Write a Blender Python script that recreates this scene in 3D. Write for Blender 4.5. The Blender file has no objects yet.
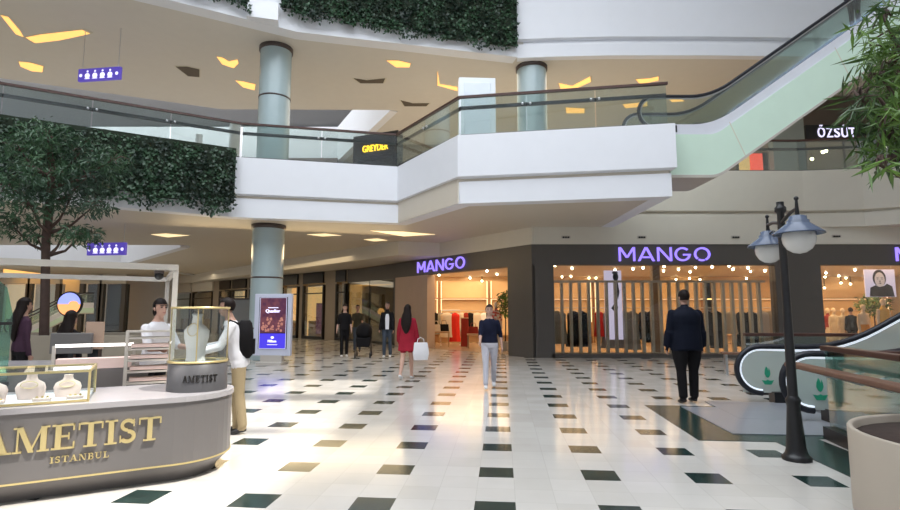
import bpy, bmesh, math, random
from mathutils import Vector, Matrix
R = math.radians
PI = math.pi
random.seed(7)
S = bpy.context.scene
COL = S.collection
CT, ST = math.cos(R(6.13)), math.sin(R(6.13))
EYE = 1.45

# ---------------------------------------------------------------- survey helpers (photo measurement -> place in the hall)
def ray(px, py):
    u = (px - 450) / 540; v = (255 - py) / 540
    return Vector((u, CT - v * ST, ST + v * CT))
def atY(px, py, Y):
    d = ray(px, py); k = Y / d.y
    return Vector((d.x * k, Y, EYE + d.z * k))
def atZ(px, py, Z):
    d = ray(px, py); k = (Z - EYE) / d.z
    return Vector((d.x * k, d.y * k, Z))
def on_line(px, P, D):
    """distance t along the plan line P + t D seen in photo column px"""
    m = (px - 450) / 540 / 1.006
    return (m * P[1] - P[0]) / (D[0] - m * D[1])

# ---------------------------------------------------------------- materials
MATS = {}
def mat(name, c, rough=.5, metal=0, emit=0, ecol=None, nz=.06, scale=3.0, spec=.5, c2=None, alpha=1):
    m = bpy.data.materials.new(name); m.use_nodes = True
    nt = m.node_tree; b = nt.nodes['Principled BSDF']
    b.inputs['Roughness'].default_value = rough
    b.inputs['Metallic'].default_value = metal
    b.inputs['Specular IOR Level'].default_value = spec
    if name.startswith(('cloth', 'suit', 'hair')): b.inputs['Specular IOR Level'].default_value = .12
    tc = nt.nodes.new('ShaderNodeTexCoord')
    n = nt.nodes.new('ShaderNodeTexNoise'); n.inputs['Scale'].default_value = scale; n.inputs['Detail'].default_value = 3
    nt.links.new(tc.outputs['Object'], n.inputs['Vector'])
    mx = nt.nodes.new('ShaderNodeMix'); mx.data_type = 'RGBA'
    a = [max(0, x * (1 - nz)) for x in c[:3]] + [1]
    d = ([min(1, x * (1 + nz)) for x in c[:3]] + [1]) if c2 is None else list(c2) + [1]
    mx.inputs[6].default_value = a; mx.inputs[7].default_value = d
    if c2 is not None:
        r = nt.nodes.new('ShaderNodeMapRange'); r.inputs[1].default_value = .4; r.inputs[2].default_value = .6
        nt.links.new(n.outputs['Fac'], r.inputs[0]); nt.links.new(r.outputs[0], mx.inputs[0])
    else:
        nt.links.new(n.outputs['Fac'], mx.inputs[0])
    nt.links.new(mx.outputs[2], b.inputs['Base Color'])
    if emit:
        b.inputs['Emission Color'].default_value = list(ecol or c)[:3] + [1]
        b.inputs['Emission Strength'].default_value = emit
    MATS[name] = m
    return m
def glass(name, tint=(.9, .96, .94), refl=.12, rough=.02, whiten=0):
    m = bpy.data.materials.new(name); m.use_nodes = True
    nt = m.node_tree; nt.nodes.clear()
    o = nt.nodes.new('ShaderNodeOutputMaterial'); mx = nt.nodes.new('ShaderNodeMixShader')
    t = nt.nodes.new('ShaderNodeBsdfTransparent'); t.inputs[0].default_value = list(tint) + [1]
    g = nt.nodes.new('ShaderNodeBsdfGlossy'); g.inputs['Roughness'].default_value = rough
    g.inputs['Color'].default_value = (.95, .97, 1, 1)
    lw = nt.nodes.new('ShaderNodeLayerWeight'); lw.inputs[0].default_value = .35
    mr = nt.nodes.new('ShaderNodeMapRange'); mr.inputs[3].default_value = refl; mr.inputs[4].default_value = min(1, refl + .32)
    nt.links.new(lw.outputs['Facing'], mr.inputs[0]); nt.links.new(mr.outputs[0], mx.inputs[0])
    nt.links.new(t.outputs[0], mx.inputs[1]); nt.links.new(g.outputs[0], mx.inputs[2])
    if whiten:  # white mixed into the glass to look lit from within
        d = nt.nodes.new('ShaderNodeBsdfTranslucent'); d2 = nt.nodes.new('ShaderNodeBsdfDiffuse'); d.inputs[0].default_value = d2.inputs[0].default_value = (.86, .92, .90, 1)
        a = nt.nodes.new('ShaderNodeMixShader'); nt.links.new(d.outputs[0], a.inputs[1]); nt.links.new(d2.outputs[0], a.inputs[2])
        b_ = nt.nodes.new('ShaderNodeMixShader'); b_.inputs[0].default_value = whiten; nt.links.new(mx.outputs[0], b_.inputs[1]); nt.links.new(a.outputs[0], b_.inputs[2]); mx = b_
    nt.links.new(mx.outputs[0], o.inputs[0])
    MATS[name] = m
    return m

white = mat('white_plaster', (.80, .81, .85), .55, nz=.02)
cream = mat('cream_plaster', (.70, .66, .58), .6, nz=.03)
ceilm = mat('ceiling_plaster', (.65, .61, .55), .6, nz=.03)
ceil2 = mat('lower_ceiling_plaster', (.62, .56, .47), .55, nz=.03)
groove = mat('groove_cream', (.62, .57, .45), .7)
fascia_d = mat('shop_fascia_taupe', (.095, .085, .078), .45, nz=.05)
black = mat('black_metal', (.012, .012, .014), .35, nz=.1)
rubber = mat('black_rubber', (.012, .013, .02), .4)
wood = mat('rail_wood', (.065, .026, .020), .35, nz=.3, scale=9)
wood_l = mat('rail_wood_worn', (.17, .085, .055), .45, nz=.25, scale=9)
steel = mat('brushed_steel', (.62, .63, .66), .3, metal=.9)
silver = mat('escalator_silver', (.76, .77, .84), .35, metal=.15)
mint = mat('mint_cladding', (.66, .83, .70), .25, nz=.03)
colblue = mat('column_blue_grey', (.42, .52, .54), .22, nz=.05)
coll = mat('column_collar', (.08, .06, .055), .4)
gold = mat('gold_letter', (.72, .58, .28), .35, metal=.7)
kioskg = mat('kiosk_grey', (.165, .152, .148), .33, nz=.03)
kioskt = mat('kiosk_top', (.40, .38, .39), .2, nz=.03)
pale = mat('pale_frame', (.52, .48, .43), .5)
busts = mat('display_velvet', (.86, .66, .60), .8)
bustw = mat('bust_white', (.80, .78, .76), .6)
g_clear = glass('clear_glass', (.93, .97, .96), .06)
g_rail = glass('balustrade_glass', (.80, .86, .84), .10)
g_green = glass('green_glass', (.66, .80, .75), .16, .05)
g_esc = glass('escalator_glass', (.84, .91, .88), .09, .06)
g_shop = glass('shop_glass', (.93, .91, .88), .02)
g_dark = glass('dark_glass', (.62, .60, .54), .035)
g_teal = glass('teal_glass', (.48, .80, .72), .16, .1)
leaf_d = mat('ivy_leaf', (.010, .035, .018), .45, nz=.4, scale=2, c2=(.035, .085, .04))
leaf_t = mat('tree_leaf', (.012, .040, .020), .45, scale=1.2, c2=(.045, .11, .045))
leaf_b = mat('bamboo_leaf', (.035, .085, .02), .45, scale=2.5, c2=(.13, .25, .035))
bark = mat('bark', (.075, .045, .035), .85, nz=.4, scale=12)
soil = mat('soil', (.045, .028, .022), .95, nz=.5, scale=20)
planterm = mat('planter_stone', (.46, .40, .33), .5, nz=.05)
lowwall = mat('planter_wall', (.36, .31, .24), .6, nz=.05)
warmwall = mat('shop_wall', (.80, .58, .34), .7, nz=.05)
warmwood = mat('shop_wood', (.42, .25, .13), .5, nz=.2, scale=6)
shopfloor = mat('shop_floor_stone', (.36, .26, .18), .25, nz=.06)
taupe = mat('entrance_panel', (.50, .37, .29), .5)
slatm = mat('slat_grey', (.44, .42, .36), .5, nz=.05)
darkwall = mat('dark_wall', (.05, .045, .042), .4)
skin = mat('skin', (.55, .33, .25), .55, nz=.03)
skin_d = mat('skin_tan', (.40, .23, .17), .55, nz=.03)
hairm = mat('hair_dark', (.015, .010, .009), .5, nz=.3, scale=30)
hair_s = mat('hair_stubble', (.045, .032, .026), .8, nz=.3, scale=40)
lipm = mat('lips', (.40, .16, .14), .5)
eyem = mat('eye_dark', (.02, .015, .015), .3)
navy = mat('cloth_navy', (.012, .014, .032), .8, nz=.2, scale=8)
suit = mat('suit_midnight', (.007, .009, .018), .75, nz=.2, scale=8)
blackc = mat('cloth_black', (.012, .011, .012), .8, nz=.2)
redc = mat('cloth_crimson', (.30, .018, .035), .8, nz=.2, scale=8)
redb = mat('cloth_scarlet', (.60, .03, .02), .7, nz=.2, scale=8)
ltgrey = mat('cloth_light_grey', (.55, .54, .60), .8, nz=.08, scale=8)
whitec = mat('cloth_white', (.78, .77, .80), .8, nz=.05, scale=8)
khaki = mat('cloth_khaki', (.42, .33, .20), .8, nz=.1)
jeans = mat('cloth_jeans', (.06, .075, .10), .8, nz=.2)
olive = mat('cloth_olive', (.05, .045, .03), .8, nz=.2)
shoew = mat('shoe_white', (.72, .71, .72), .6)
shoeb = mat('shoe_black', (.012, .011, .011), .4)
greyc = mat('cloth_sage_grey', (.25, .25, .22), .85, nz=.12, scale=8)
creamc = mat('cloth_cream', (.62, .55, .45), .85, nz=.1)
mustard = mat('cloth_mustard', (.65, .27, .03), .8, nz=.12)
yellowc = mat('cloth_straw_yellow', (.72, .46, .14), .8, nz=.1)
manneq = mat('mannequin_skin', (.72, .60, .48), .45)
rust = mat('cloth_rust', (.26, .03, .02), .7, nz=.15)
violet = mat('sign_violet', (.05, .04, .25), .5, emit=1.15, ecol=(.29, .20, 1.0))
violet_d = mat('sign_violet_panel', (.06, .05, .25), .5, emit=.35, ecol=(.16, .10, .75))
whitesign = mat('sign_white', (.8, .8, 1), .5, emit=.8, ecol=(.75, .72, 1.0))
yellowsign = mat('sign_yellow', (1, .7, .02), .5, emit=2.2, ecol=(1, .55, .02))
lampwarm = mat('lamp_warm', (1, .6, .2), .5, emit=.85, ecol=(1.0, .52, .14))
lamppale = mat('lamp_pale', (1, .9, .65), .5, emit=.85, ecol=(.95, .70, .38))
spotm = mat('spot_lamp', (1, .85, .6), .5, emit=14, ecol=(1, .82, .55))
stripm = mat('strip_lamp', (1, .85, .6), .5, emit=1.3, ecol=(1, .78, .45))
winwarm = mat('glow_interior', (.9, .6, .25), .6, emit=.42, ecol=(1, .62, .24))  # emission put into the wall in place of lamps inside the shops
wincream = mat('glow_interior_cream', (.8, .62, .4), .6, emit=.26, ecol=(1, .75, .45))  # same stand-in glow, creamier and dimmer
globe = mat('opal_globe', (.74, .74, .72), .15, nz=.01)
shadeb = mat('enamel_blue_grey', (.10, .13, .20), .25, nz=.15)
screenm = mat('screen_blue', (.05, .03, .4), .4, emit=.5, ecol=(.07, .05, .85))
poster_d = mat('poster_dusk', (.05, .02, .05), .4, emit=.18, ecol=(.25, .05, .12), c2=(.16, .06, .06), scale=5)
poster_l = mat('poster_light', (.5, .5, .62), .4, emit=.55, ecol=(.62, .60, .85))
ink = mat('poster_ink', (.05, .05, .08), .5)
logogreen = mat('logo_green', (.02, .30, .17), .5)
darkgreen = mat('floor_green_marble', (.012, .035, .032), .24, nz=.4, scale=6)
greyplate = mat('landing_grey', (.24, .25, .28), .3, nz=.08)
orangem = mat('screen_sunset', (.9, .5, .2), .5, emit=.9, ecol=(1, .42, .16))
bluem = mat('screen_sky', (.3, .35, .9), .5, emit=.9, ecol=(.32, .38, 1.0))
skylight_m = mat('bright_wall', (.85, .86, .9), .6, nz=.02)

# ---------------------------------------------------------------- mesh builder
class MB:
    def __init__(s): s.v = []; s.f = []; s.sm = []; s.mi = []
    def add(s, vs, fs, smooth=False, M=None, mi=0):
        k = len(s.v)
        for p in vs:
            p = Vector(p)
            s.v.append(M @ p if M is not None else p)
        for f in fs:
            s.f.append([i + k for i in f]); s.sm.append(smooth); s.mi.append(mi)
        return s
    def box(s, c, d, rz=0, M=None, mi=0):
        x, y, z = d[0] / 2, d[1] / 2, d[2] / 2
        vs = [(-x, -y, -z), (x, -y, -z), (x, y, -z), (-x, y, -z), (-x, -y, z), (x, -y, z), (x, y, z), (-x, y, z)]
        T = Matrix.Translation(c) @ Matrix.Rotation(rz, 4, 'Z')
        if M is not None: T = M @ T
        return s.add(vs, [(0, 3, 2, 1), (4, 5, 6, 7), (0, 1, 5, 4), (1, 2, 6, 5), (2, 3, 7, 6), (3, 0, 4, 7)], M=T, mi=mi)
    def prism(s, poly, z0, z1, M=None, mi=0, smooth=False):
        n = len(poly)
        a = sum(poly[i][0] * poly[(i + 1) % n][1] - poly[(i + 1) % n][0] * poly[i][1] for i in range(n))
        if a < 0: poly = poly[::-1]
        vs = [(p[0], p[1], z0) for p in poly] + [(p[0], p[1], z1) for p in poly]
        s.add(vs, [list(range(n))[::-1], list(range(n, 2 * n))], M=M, mi=mi)
        return s.add(vs, [(i, (i + 1) % n, n + (i + 1) % n, n + i) for i in range(n)], M=M, mi=mi, smooth=smooth)
    def vprism(s, poly, y0, y1, M=None, mi=0):      # polygon in the x-z plane with thickness in y
        T = Matrix(((1, 0, 0, 0), (0, 0, -1, 0), (0, 1, 0, 0), (0, 0, 0, 1)))
        if M is not None: T = M @ T
        return s.prism(poly, -y1, -y0, M=T, mi=mi)
    def tube(s, pts, r, n=8, M=None, mi=0, flat=1.0, closed=False):
        pts = [Vector(p) for p in pts]; m = len(pts)
        rs = r if isinstance(r, (list, tuple)) else [r] * m
        vs = []; prev = None
        for i, p in enumerate(pts):
            if closed: t = pts[(i + 1) % m] - pts[i - 1]
            else: t = pts[min(i + 1, m - 1)] - pts[max(i - 1, 0)]
            t = t.normalized() if t.length > 1e-9 else Vector((0, 0, 1))
            if prev is None:
                a = Vector((0, 0, 1)) if abs(t.z) < .9 else Vector((1, 0, 0))
                x = t.cross(a).normalized()
            else:
                x = (prev - t * prev.dot(t)).normalized()
            prev = x; y = t.cross(x)
            for k in range(n):
                a = 2 * PI * k / n
                vs.append(p + x * math.cos(a) * rs[i] + y * math.sin(a) * rs[i] * flat)
        fs = []
        for i in range(m if closed else m - 1):
            for k in range(n):
                a = i * n + k; b = i * n + (k + 1) % n; j = ((i + 1) % m) * n
                fs.append((a, b, j + (k + 1) % n, j + k))
        s.add(vs, fs, True, M=M, mi=mi)
        if not closed:
            s.add(vs[:n], [list(range(n))[::-1]], M=M, mi=mi); s.add(vs[-n:], [list(range(n))], M=M, mi=mi)
        return s
    def lathe(s, prof, c=(0, 0, 0), n=20, sx=1, sy=1, M=None, mi=0):
        vs = []; c = Vector(c)
        for r, z in prof:
            for k in range(n):
                a = 2 * PI * k / n
                vs.append(c + Vector((r * math.cos(a) * sx, r * math.sin(a) * sy, z)))
        fs = []
        for i in range(len(prof) - 1):
            for k in range(n):
                fs.append((i * n + k, i * n + (k + 1) % n, (i + 1) * n + (k + 1) % n, (i + 1) * n + k))
        s.add(vs, fs, True, M=M, mi=mi)
        L = len(prof) - 1
        if prof[0][0] > 1e-4: s.add(vs[:n], [list(range(n))[::-1]], M=M, mi=mi)
        if prof[L][0] > 1e-4: s.add(vs[L * n:], [list(range(n))], M=M, mi=mi)
        return s
    def ball(s, c, r, n=12, m=8, M=None, mi=0):
        rx, ry, rz = r if isinstance(r, (tuple, list)) else (r, r, r)
        prof = [(max(1e-5, math.sin(PI * i / m)), -math.cos(PI * i / m)) for i in range(m + 1)]
        T = Matrix.Translation(c) @ Matrix.Diagonal((rx, ry, rz, 1))
        if M is not None: T = M @ T
        return s.lathe(prof, n=n, M=T, mi=mi)
    def ring(s, c, ro, ri, z0, z1, n=32, M=None, mi=0):
        prof = [(ri, z0), (ro, z0), (ro, z1), (ri, z1), (ri, z0)]
        return s.lathe(prof, c, n, M=M, mi=mi)
    def loft(s, rings, M=None, mi=0, smooth=True):
        n = len(rings[0]); vs = [p for r in rings for p in r]; fs = []
        for i in range(len(rings) - 1):
            for k in range(n):
                fs.append((i * n + k, i * n + (k + 1) % n, (i + 1) * n + (k + 1) % n, (i + 1) * n + k))
        s.add(vs, fs, smooth, M=M, mi=mi)
        s.add(rings[0], [list(range(n))[::-1]], M=M, mi=mi); s.add(rings[-1], [list(range(n))], M=M, mi=mi)
        return s
    def mesh(s, name, mats):
        me = bpy.data.meshes.new(name)
        me.from_pydata([tuple(v) for v in s.v], [], s.f)
        for m in (mats if isinstance(mats, (list, tuple)) else [mats]): me.materials.append(m)
        me.polygons.foreach_set('use_smooth', s.sm); me.polygons.foreach_set('material_index', s.mi)
        me.validate(); me.update()
        return me
    def build(s, name, m, parent=None, world=False, bev=0):
        if parent is not None and world:
            inv = Wmat(parent).inverted()
            s.v = [inv @ Vector(p) for p in s.v]
        o = bpy.data.objects.new(name, s.mesh(name, m)); COL.objects.link(o)
        if parent is not None: o.parent = parent
        if bev:
            b = o.modifiers.new('Bevel', 'BEVEL'); b.width = bev; b.segments = 2; b.limit_method = 'ANGLE'
        return o
def Wmat(o):
    M = Matrix.Translation(o.location) @ o.rotation_euler.to_matrix().to_4x4() @ Matrix.Diagonal(list(o.scale) + [1])
    return Wmat(o.parent) @ M if o.parent else M
def thing(name, label, cat, loc=(0, 0, 0), rz=0, group=None):
    o = bpy.data.objects.new(name, None); COL.objects.link(o); o.empty_display_size = .1
    o.location = loc; o.rotation_euler = (0, 0, rz)
    return tag(o, label, cat, group)
def tag(o, label, cat=None, group=None, kind=None):
    if label: o['label'] = label
    if cat: o['category'] = cat
    if group: o['group'] = group
    if kind: o['kind'] = kind
    return o
def struct(name, mb, m, label=None, bev=0):
    o = mb.build(name, m, bev=bev); o['kind'] = 'structure'
    if label: o['label'] = label
    return o
def copy_tree(o, parent=None):
    c = o.copy(); COL.objects.link(c); c.parent = parent
    for ch in list(o.children): copy_tree(ch, c)
    return c
def dup(o, loc, rz=None, label=None, sc=None):
    c = copy_tree(o); c.location = loc
    if rz is not None: c.rotation_euler = (0, 0, rz)
    if sc is not None: c.scale = sc if isinstance(sc, (tuple, list)) else (sc, sc, sc)
    if label: c['label'] = label
    return c
def MT(x=0, y=0, z=0, rz=0): return Matrix.Translation((x, y, z)) @ Matrix.Rotation(rz, 4, 'Z')

def sweep(mb, pts, prof, mi=0):
    """closed profile (outward offset, z) swept along a plan polyline; outward = right-hand side of travel"""
    n = len(pts); offs = []
    for i in range(n):
        ds = []
        if i > 0: ds.append((Vector(pts[i]) - Vector(pts[i - 1])).normalized())
        if i < n - 1: ds.append((Vector(pts[i + 1]) - Vector(pts[i])).normalized())
        ns = [Vector((d.y, -d.x)) for d in ds]
        if len(ns) == 1: offs.append(ns[0])
        else:
            b = (ns[0] + ns[1]).normalized(); offs.append(b / max(.3, b.dot(ns[0])))
    rings = [[(pts[i][0] + offs[i].x * o, pts[i][1] + offs[i].y * o, z) for o, z in prof] for i in range(n)]
    return mb.loft(rings, smooth=False, mi=mi)

# ---------------------------------------------------------------- lettering
def text_mesh(s, w=None, h=None, ext=.01):
    cu = bpy.data.curves.new('t', 'FONT'); cu.body = s; cu.extrude = ext
    ob = bpy.data.objects.new('t', cu); COL.objects.link(ob)
    bpy.context.view_layer.update()
    me = bpy.data.meshes.new_from_object(ob.evaluated_get(bpy.context.evaluated_depsgraph_get()))
    bpy.data.objects.remove(ob); bpy.data.curves.remove(cu)
    xs = [v.co.x for v in me.vertices]; ys = [v.co.y for v in me.vertices]
    x0, x1, y0, y1 = min(xs), max(xs), min(ys), max(ys)
    kx = (w / (x1 - x0)) if w else (h / (y1 - y0)); ky = (h / (y1 - y0)) if h else kx
    for v in me.vertices:
        x, y, z = v.co
        v.co = ((x - (x0 + x1) / 2) * kx, -z, (y - (y0 + y1) / 2) * ky)
    return me
def put_text(name, s, w, h, loc, rz, m, parent=None, ext=.01):
    me = text_mesh(s, w, h, ext); me.materials.append(m)
    o = bpy.data.objects.new(name, me); COL.objects.link(o)
    o.location = loc; o.rotation_euler = (0, 0, rz)
    if parent: o.parent = parent
    return o
def seg(p, q, w):
    p = Vector(p); q = Vector(q); d = (q - p).normalized(); n = Vector((-d.y, d.x)) * w / 2
    return [tuple(p + n), tuple(p - n), tuple(q - n), tuple(q + n)]
def arc(cx, cy, rx, ry, a0, a1, w, n=24):
    out = []
    for i in range(n):
        a = R(a0 + (a1 - a0) * i / n); b = R(a0 + (a1 - a0) * (i + 1) / n)
        out.append([(cx + (rx + w / 2) * math.cos(a), cy + (ry + w / 2) * math.sin(a)), (cx + (rx - w / 2) * math.cos(a), cy + (ry - w / 2) * math.sin(a)),
                    (cx + (rx - w / 2) * math.cos(b), cy + (ry - w / 2) * math.sin(b)), (cx + (rx + w / 2) * math.cos(b), cy + (ry + w / 2) * math.sin(b))])
    return out
def rc(x0, y0, x1, y1): return [(x0, y0), (x1, y0), (x1, y1), (x0, y1)]
def par(x0, x1, w, y0=0, y1=1): return [(x0, y0), (x0 + w, y0), (x1 + w, y1), (x1, y1)]
SANS = {
 'M': (1.06, [rc(0, 0, .125, 1), rc(.935, 0, 1.06, 1), par(.455, .0, .15, .25, 1), par(.455, .91, .15, .25, 1)]),
 'A': (1.1, [par(.0, .47, .145), par(.955, .49, .145), rc(.32, .22, .80, .335)]),
 'N': (.95, [rc(0, 0, .125, 1), rc(.825, 0, .95, 1), [(.0, 1), (.15, 1), (.95, 0), (.80, 0)]]),
 'G': (1.08, arc(.53, .5, .45, .44, 45, 345, .125) + [rc(.56, .41, 1.05, .52)]),
 'O': (1.1, arc(.55, .5, .46, .44, -62, 228, .125) + arc(.55, .5, .46, .44, 240, 286, .125, 6)),
}
SERIF = {
 'A': (.98, [par(.07, .40, .07), par(.68, .34, .20), rc(.24, .30, .66, .37), rc(-.04, 0, .24, .06), rc(.56, 0, 1.0, .06)]),
 'M': (1.22, [rc(.12, 0, .18, 1), par(.52, .12, .18), par(.54, .92, .07), rc(.90, 0, 1.10, 1), rc(0, 0, .30, .06), rc(.80, 0, 1.20, .06), rc(0, .94, .22, 1), rc(.98, .94, 1.20, 1)]),
 'E': (.86, [rc(.12, 0, .32, 1), rc(0, 0, .80, .07), rc(0, .93, .78, 1), rc(.3, .48, .6, .55), rc(.74, 0, .80, .28), rc(.72, .74, .78, 1), rc(.56, .38, .61, .65)]),
 'T': (.90, [rc(.34, 0, .54, 1), rc(.20, 0, .68, .06), rc(0, .93, .88, 1), rc(0, .72, .06, 1), rc(.82, .72, .88, 1)]),
 'I': (.48, [rc(.13, 0, .33, 1), rc(0, 0, .46, .06), rc(0, .94, .46, 1)]),
 'S': (.68, arc(.32, .74, .22, .20, 20, 270, .13) + arc(.32, .27, .24, .21, 90, -150, .15) + [rc(.52, .68, .57, .98), rc(.03, .03, .08, .32)]),
 'N': (1.0, [rc(.12, 0, .18, 1), [(.10, 1), (.30, 1), (.86, 0), (.70, 0)], rc(.80, 0, .86, 1), rc(0, 0, .30, .06), rc(0, .94, .24, 1), rc(.68, .94, .98, 1)]),
 'B': (.80, [rc(.12, 0, .30, 1), rc(0, 0, .45, .06), rc(0, .94, .42, 1), rc(.25, .48, .45, .54)] + arc(.42, .74, .22, .22, 90, -90, .12) + arc(.42, .27, .27, .24, 90, -90, .12)),
 'U': (.96, [rc(.12, .3, .30, 1), rc(.74, .3, .80, 1), rc(0, .94, .42, 1), rc(.62, .94, .92, 1)] + arc(.48, .32, .28, .27, 180, 360, .09)),
 'L': (.80, [rc(.12, 0, .30, 1), rc(0, 0, .74, .06), rc(0, .94, .42, 1), rc(.68, 0, .74, .3)]),
}
def word_polys(word, font, gap=.12):
    x = 0; out = []
    for ch in word:
        w, ps = font[ch]
        out.append([[(px + x, py) for px, py in p] for p in ps]); x += w + gap
    return out, x - gap
def stroke_word(name, word, font, w, h, M, m, parent, ext=.03, gap=.12, wrap=None):
    """each letter is one mesh part named 'letter'; written in the x-z plane facing -y, centred"""
    L, tot = word_polys(word, font, gap)
    for ps in L:
        mb = MB()
        for i, p in enumerate(ps):
            q = [((a / tot - .5) * w, (b - .5) * h) for a, b in p]
            mb.vprism(q, -ext - .0007 * (i % 3), 0)
        if wrap: mb.v = [wrap(v) for v in mb.v]
        mb.v = [M @ v for v in mb.v]
        mb.build(name, m, parent)

# ================================================================ SETTING
ROT = R(-5.5)                       # the floor grid is turned a little against the shop front
# floor with set-in dark tiles
def floor_material():
    m = bpy.data.materials.new('marble_floor'); m.use_nodes = True; nt = m.node_tree; N = nt.nodes; L = nt.links
    b = N['Principled BSDF']
    tc = N.new('ShaderNodeTexCoord'); mp = N.new('ShaderNodeMapping'); mp.vector_type = 'POINT'
    L.new(tc.outputs['Object'], mp.inputs[0]); mp.inputs['Rotation'].default_value = (0, 0, -ROT)
    c = atZ(496.3, 472.3, 0); a = -ROT
    cx = c.x * math.cos(a) - c.y * math.sin(a); cy = c.x * math.sin(a) + c.y * math.cos(a)
    mp.inputs['Location'].default_value = (-cx + .155 + 93, -cy + .155 + 93, 0)
    sp = N.new('ShaderNodeSeparateXYZ'); L.new(mp.outputs[0], sp.inputs[0])
    def mth(op, a, b=None, c=None):
        n = N.new('ShaderNodeMath'); n.operation = op
        for i, x in enumerate((a, b, c)):
            if x is None: continue
            if isinstance(x, (int, float)): n.inputs[i].default_value = x
            else: L.new(x, n.inputs[i])
        return n.outputs[0]
    P = .93; T = .31
    dx = mth('LESS_THAN', mth('MODULO', sp.outputs[0], P), T); dy = mth('LESS_THAN', mth('MODULO', sp.outputs[1], P), T)
    dark = mth('MULTIPLY', dx, dy)
    def joint(o): 
        f = mth('MODULO', o, T); return mth('MAXIMUM', mth('LESS_THAN', f, .004), mth('GREATER_THAN', f, T - .002))
    jt = mth('MAXIMUM', joint(sp.outputs[0]), joint(sp.outputs[1]))
    ix = mth('FLOOR', mth('DIVIDE', sp.outputs[0], T)); iy = mth('FLOOR', mth('DIVIDE', sp.outputs[1], T))
    cb = N.new('ShaderNodeCombineXYZ'); L.new(ix, cb.inputs[0]); L.new(iy, cb.inputs[1])
    wn = N.new('ShaderNodeTexWhiteNoise'); L.new(cb.outputs[0], wn.inputs[0])
    nz = N.new('ShaderNodeTexNoise'); nz.inputs['Scale'].default_value = 2.2; nz.inputs['Detail'].default_value = 5; L.new(tc.outputs['Object'], nz.inputs[0])
    def mix(f, a, b):
        n = N.new('ShaderNodeMix'); n.data_type = 'RGBA'
        L.new(f, n.inputs[0]) if not isinstance(f, float) else None
        for i, x in ((6, a), (7, b)):
            if isinstance(x, tuple): n.inputs[i].default_value = x + (1,)
            else: L.new(x, n.inputs[i])
        return n.outputs[2]
    f = mth('ADD', mth('MULTIPLY', wn.outputs[0], .45), mth('MULTIPLY', nz.outputs[0], .6))
    light = mix(f, (.52, .49, .45), (.64, .615, .58))
    light = mix(mth('MULTIPLY', jt, .35), light, (.40, .37, .33))
    nd = N.new('ShaderNodeTexNoise'); nd.inputs['Scale'].default_value = 9; nd.inputs['Detail'].default_value = 6; L.new(tc.outputs['Object'], nd.inputs[0])
    dk = mix(mth('POWER', nd.outputs[0], 2.0), (.006, .018, .016), (.035, .075, .068))
    L.new(mix(dark, light, dk), b.inputs['Base Color'])
    b.inputs['Roughness'].default_value = .13; b.inputs['Specular IOR Level'].default_value = .55
    rn = mth('ADD', .08, mth('MULTIPLY', nz.outputs[0], .14)); L.new(rn, b.inputs['Roughness'])
    return m
fm = floor_material()
struct('floor', MB().box((0, 15, -.1), (84, 62, .2)), fm)

# plan lines
FAC = 17.8
PB = (2.7, 17.8); DB = (-.6036, .7973)             # angled wall with the entrance
PC = (-5.45, 28.56); DC = (-.734, .679)            # farther shops
def ptB(px): t = on_line(px, PB, DB); return Vector((PB[0] + DB[0] * t, PB[1] + DB[1] * t, 0)), t
def ptC(px): t = on_line(px, PC, DC); return Vector((PC[0] + DC[0] * t, PC[1] + DC[1] * t, 0)), t
angB = math.atan2(-DB[1], -DB[0])                  # local x runs left->right along the wall
angC = math.atan2(-DC[1], -DC[0])

# level-2 slab
edge2 = [(-26, 4.2), (-11.2, 12.9), (-6.35, 15.75), (-1.67, 16.8), (.2, 13.75), (5.53, 12.84)]
right2 = [(5.5, 17.72), (11.8, 17.72), (13.6, 17.45), (16, 16.3), (22, 12.2)]
def inset(p, d=.15): return [(x, y + d) for x, y in p]
mb = MB()
mb.prism([(-26, 4.4)] + inset(edge2[1:5]) + [(5.4, 13.0), (5.4, 22.6), (-26, 22.6)], 4.3, 6.05)
mb.prism([(5.3, 17.85)] + [(11.8, 17.85), (13.6, 17.6), (16, 16.5), (22, 12.4), (22, 22.6), (5.3, 22.6)], 4.3, 6.05)
mb.prism([(-11.3, 22.6), (22, 22.6), (22, 44), (-18.9, 44), (-18.9, 31)], 4.3, 6.05)
mb.prism([(-42, 31), (-18.9, 31), (-18.9, 44), (-42, 44)], 4.3, 6.05)
struct('ceiling', mb, ceil2)
prof2 = [(-.5, 4.285), (-.1, 4.285), (-.1, 4.86), (-.16, 4.88), (-.16, 4.94), (0, 4.98), (0, 6.09), (-.5, 6.09)]
mb = MB(); sweep(mb, edge2 + [(5.53, 17.9)], prof2)
struct('trim_1', mb, white)
mb = MB(); sweep(mb, right2, [(-.5, 4.285), (-.06, 4.285), (-.06, 4.74), (-.14, 4.76), (-.14, 4.80), (0, 4.84), (0, 6.2), (-.5, 6.2)])
struct('trim_2', mb, cream)
mb = MB(); sweep(mb, [lerp(right2[2], right2[3], .45) if 0 else (14.8, 16.875), right2[3], right2[4]], [(-.2, 4.74), (.02, 4.74), (.02, 4.83), (-.2, 4.83)]); struct('trim_11', mb, black)
mb = MB(); sweep(mb, [(-18.9, 44), (-18.9, 31), (-42, 31)][::-1], [(-.3, 4.2), (.06, 4.2), (.06, 6.1), (-.3, 6.1)])
sweep(mb, [(-11.3, 22.6), (-18.9, 31)][::-1], [(-.3, 4.2), (.06, 4.2), (.06, 6.1), (-.3, 6.1)])
struct('trim_3', mb, white)
# bulkhead between soffit and shop fascia
mb = MB()
mb.box((12.35, FAC + .1, 4.02), (19.3, .3, .6))
e = ptC(170)[0]
dB = Vector((DB[0], DB[1])); nB = Vector((-DB[1], DB[0]))
struct('trim_4', mb, cream)
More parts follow.
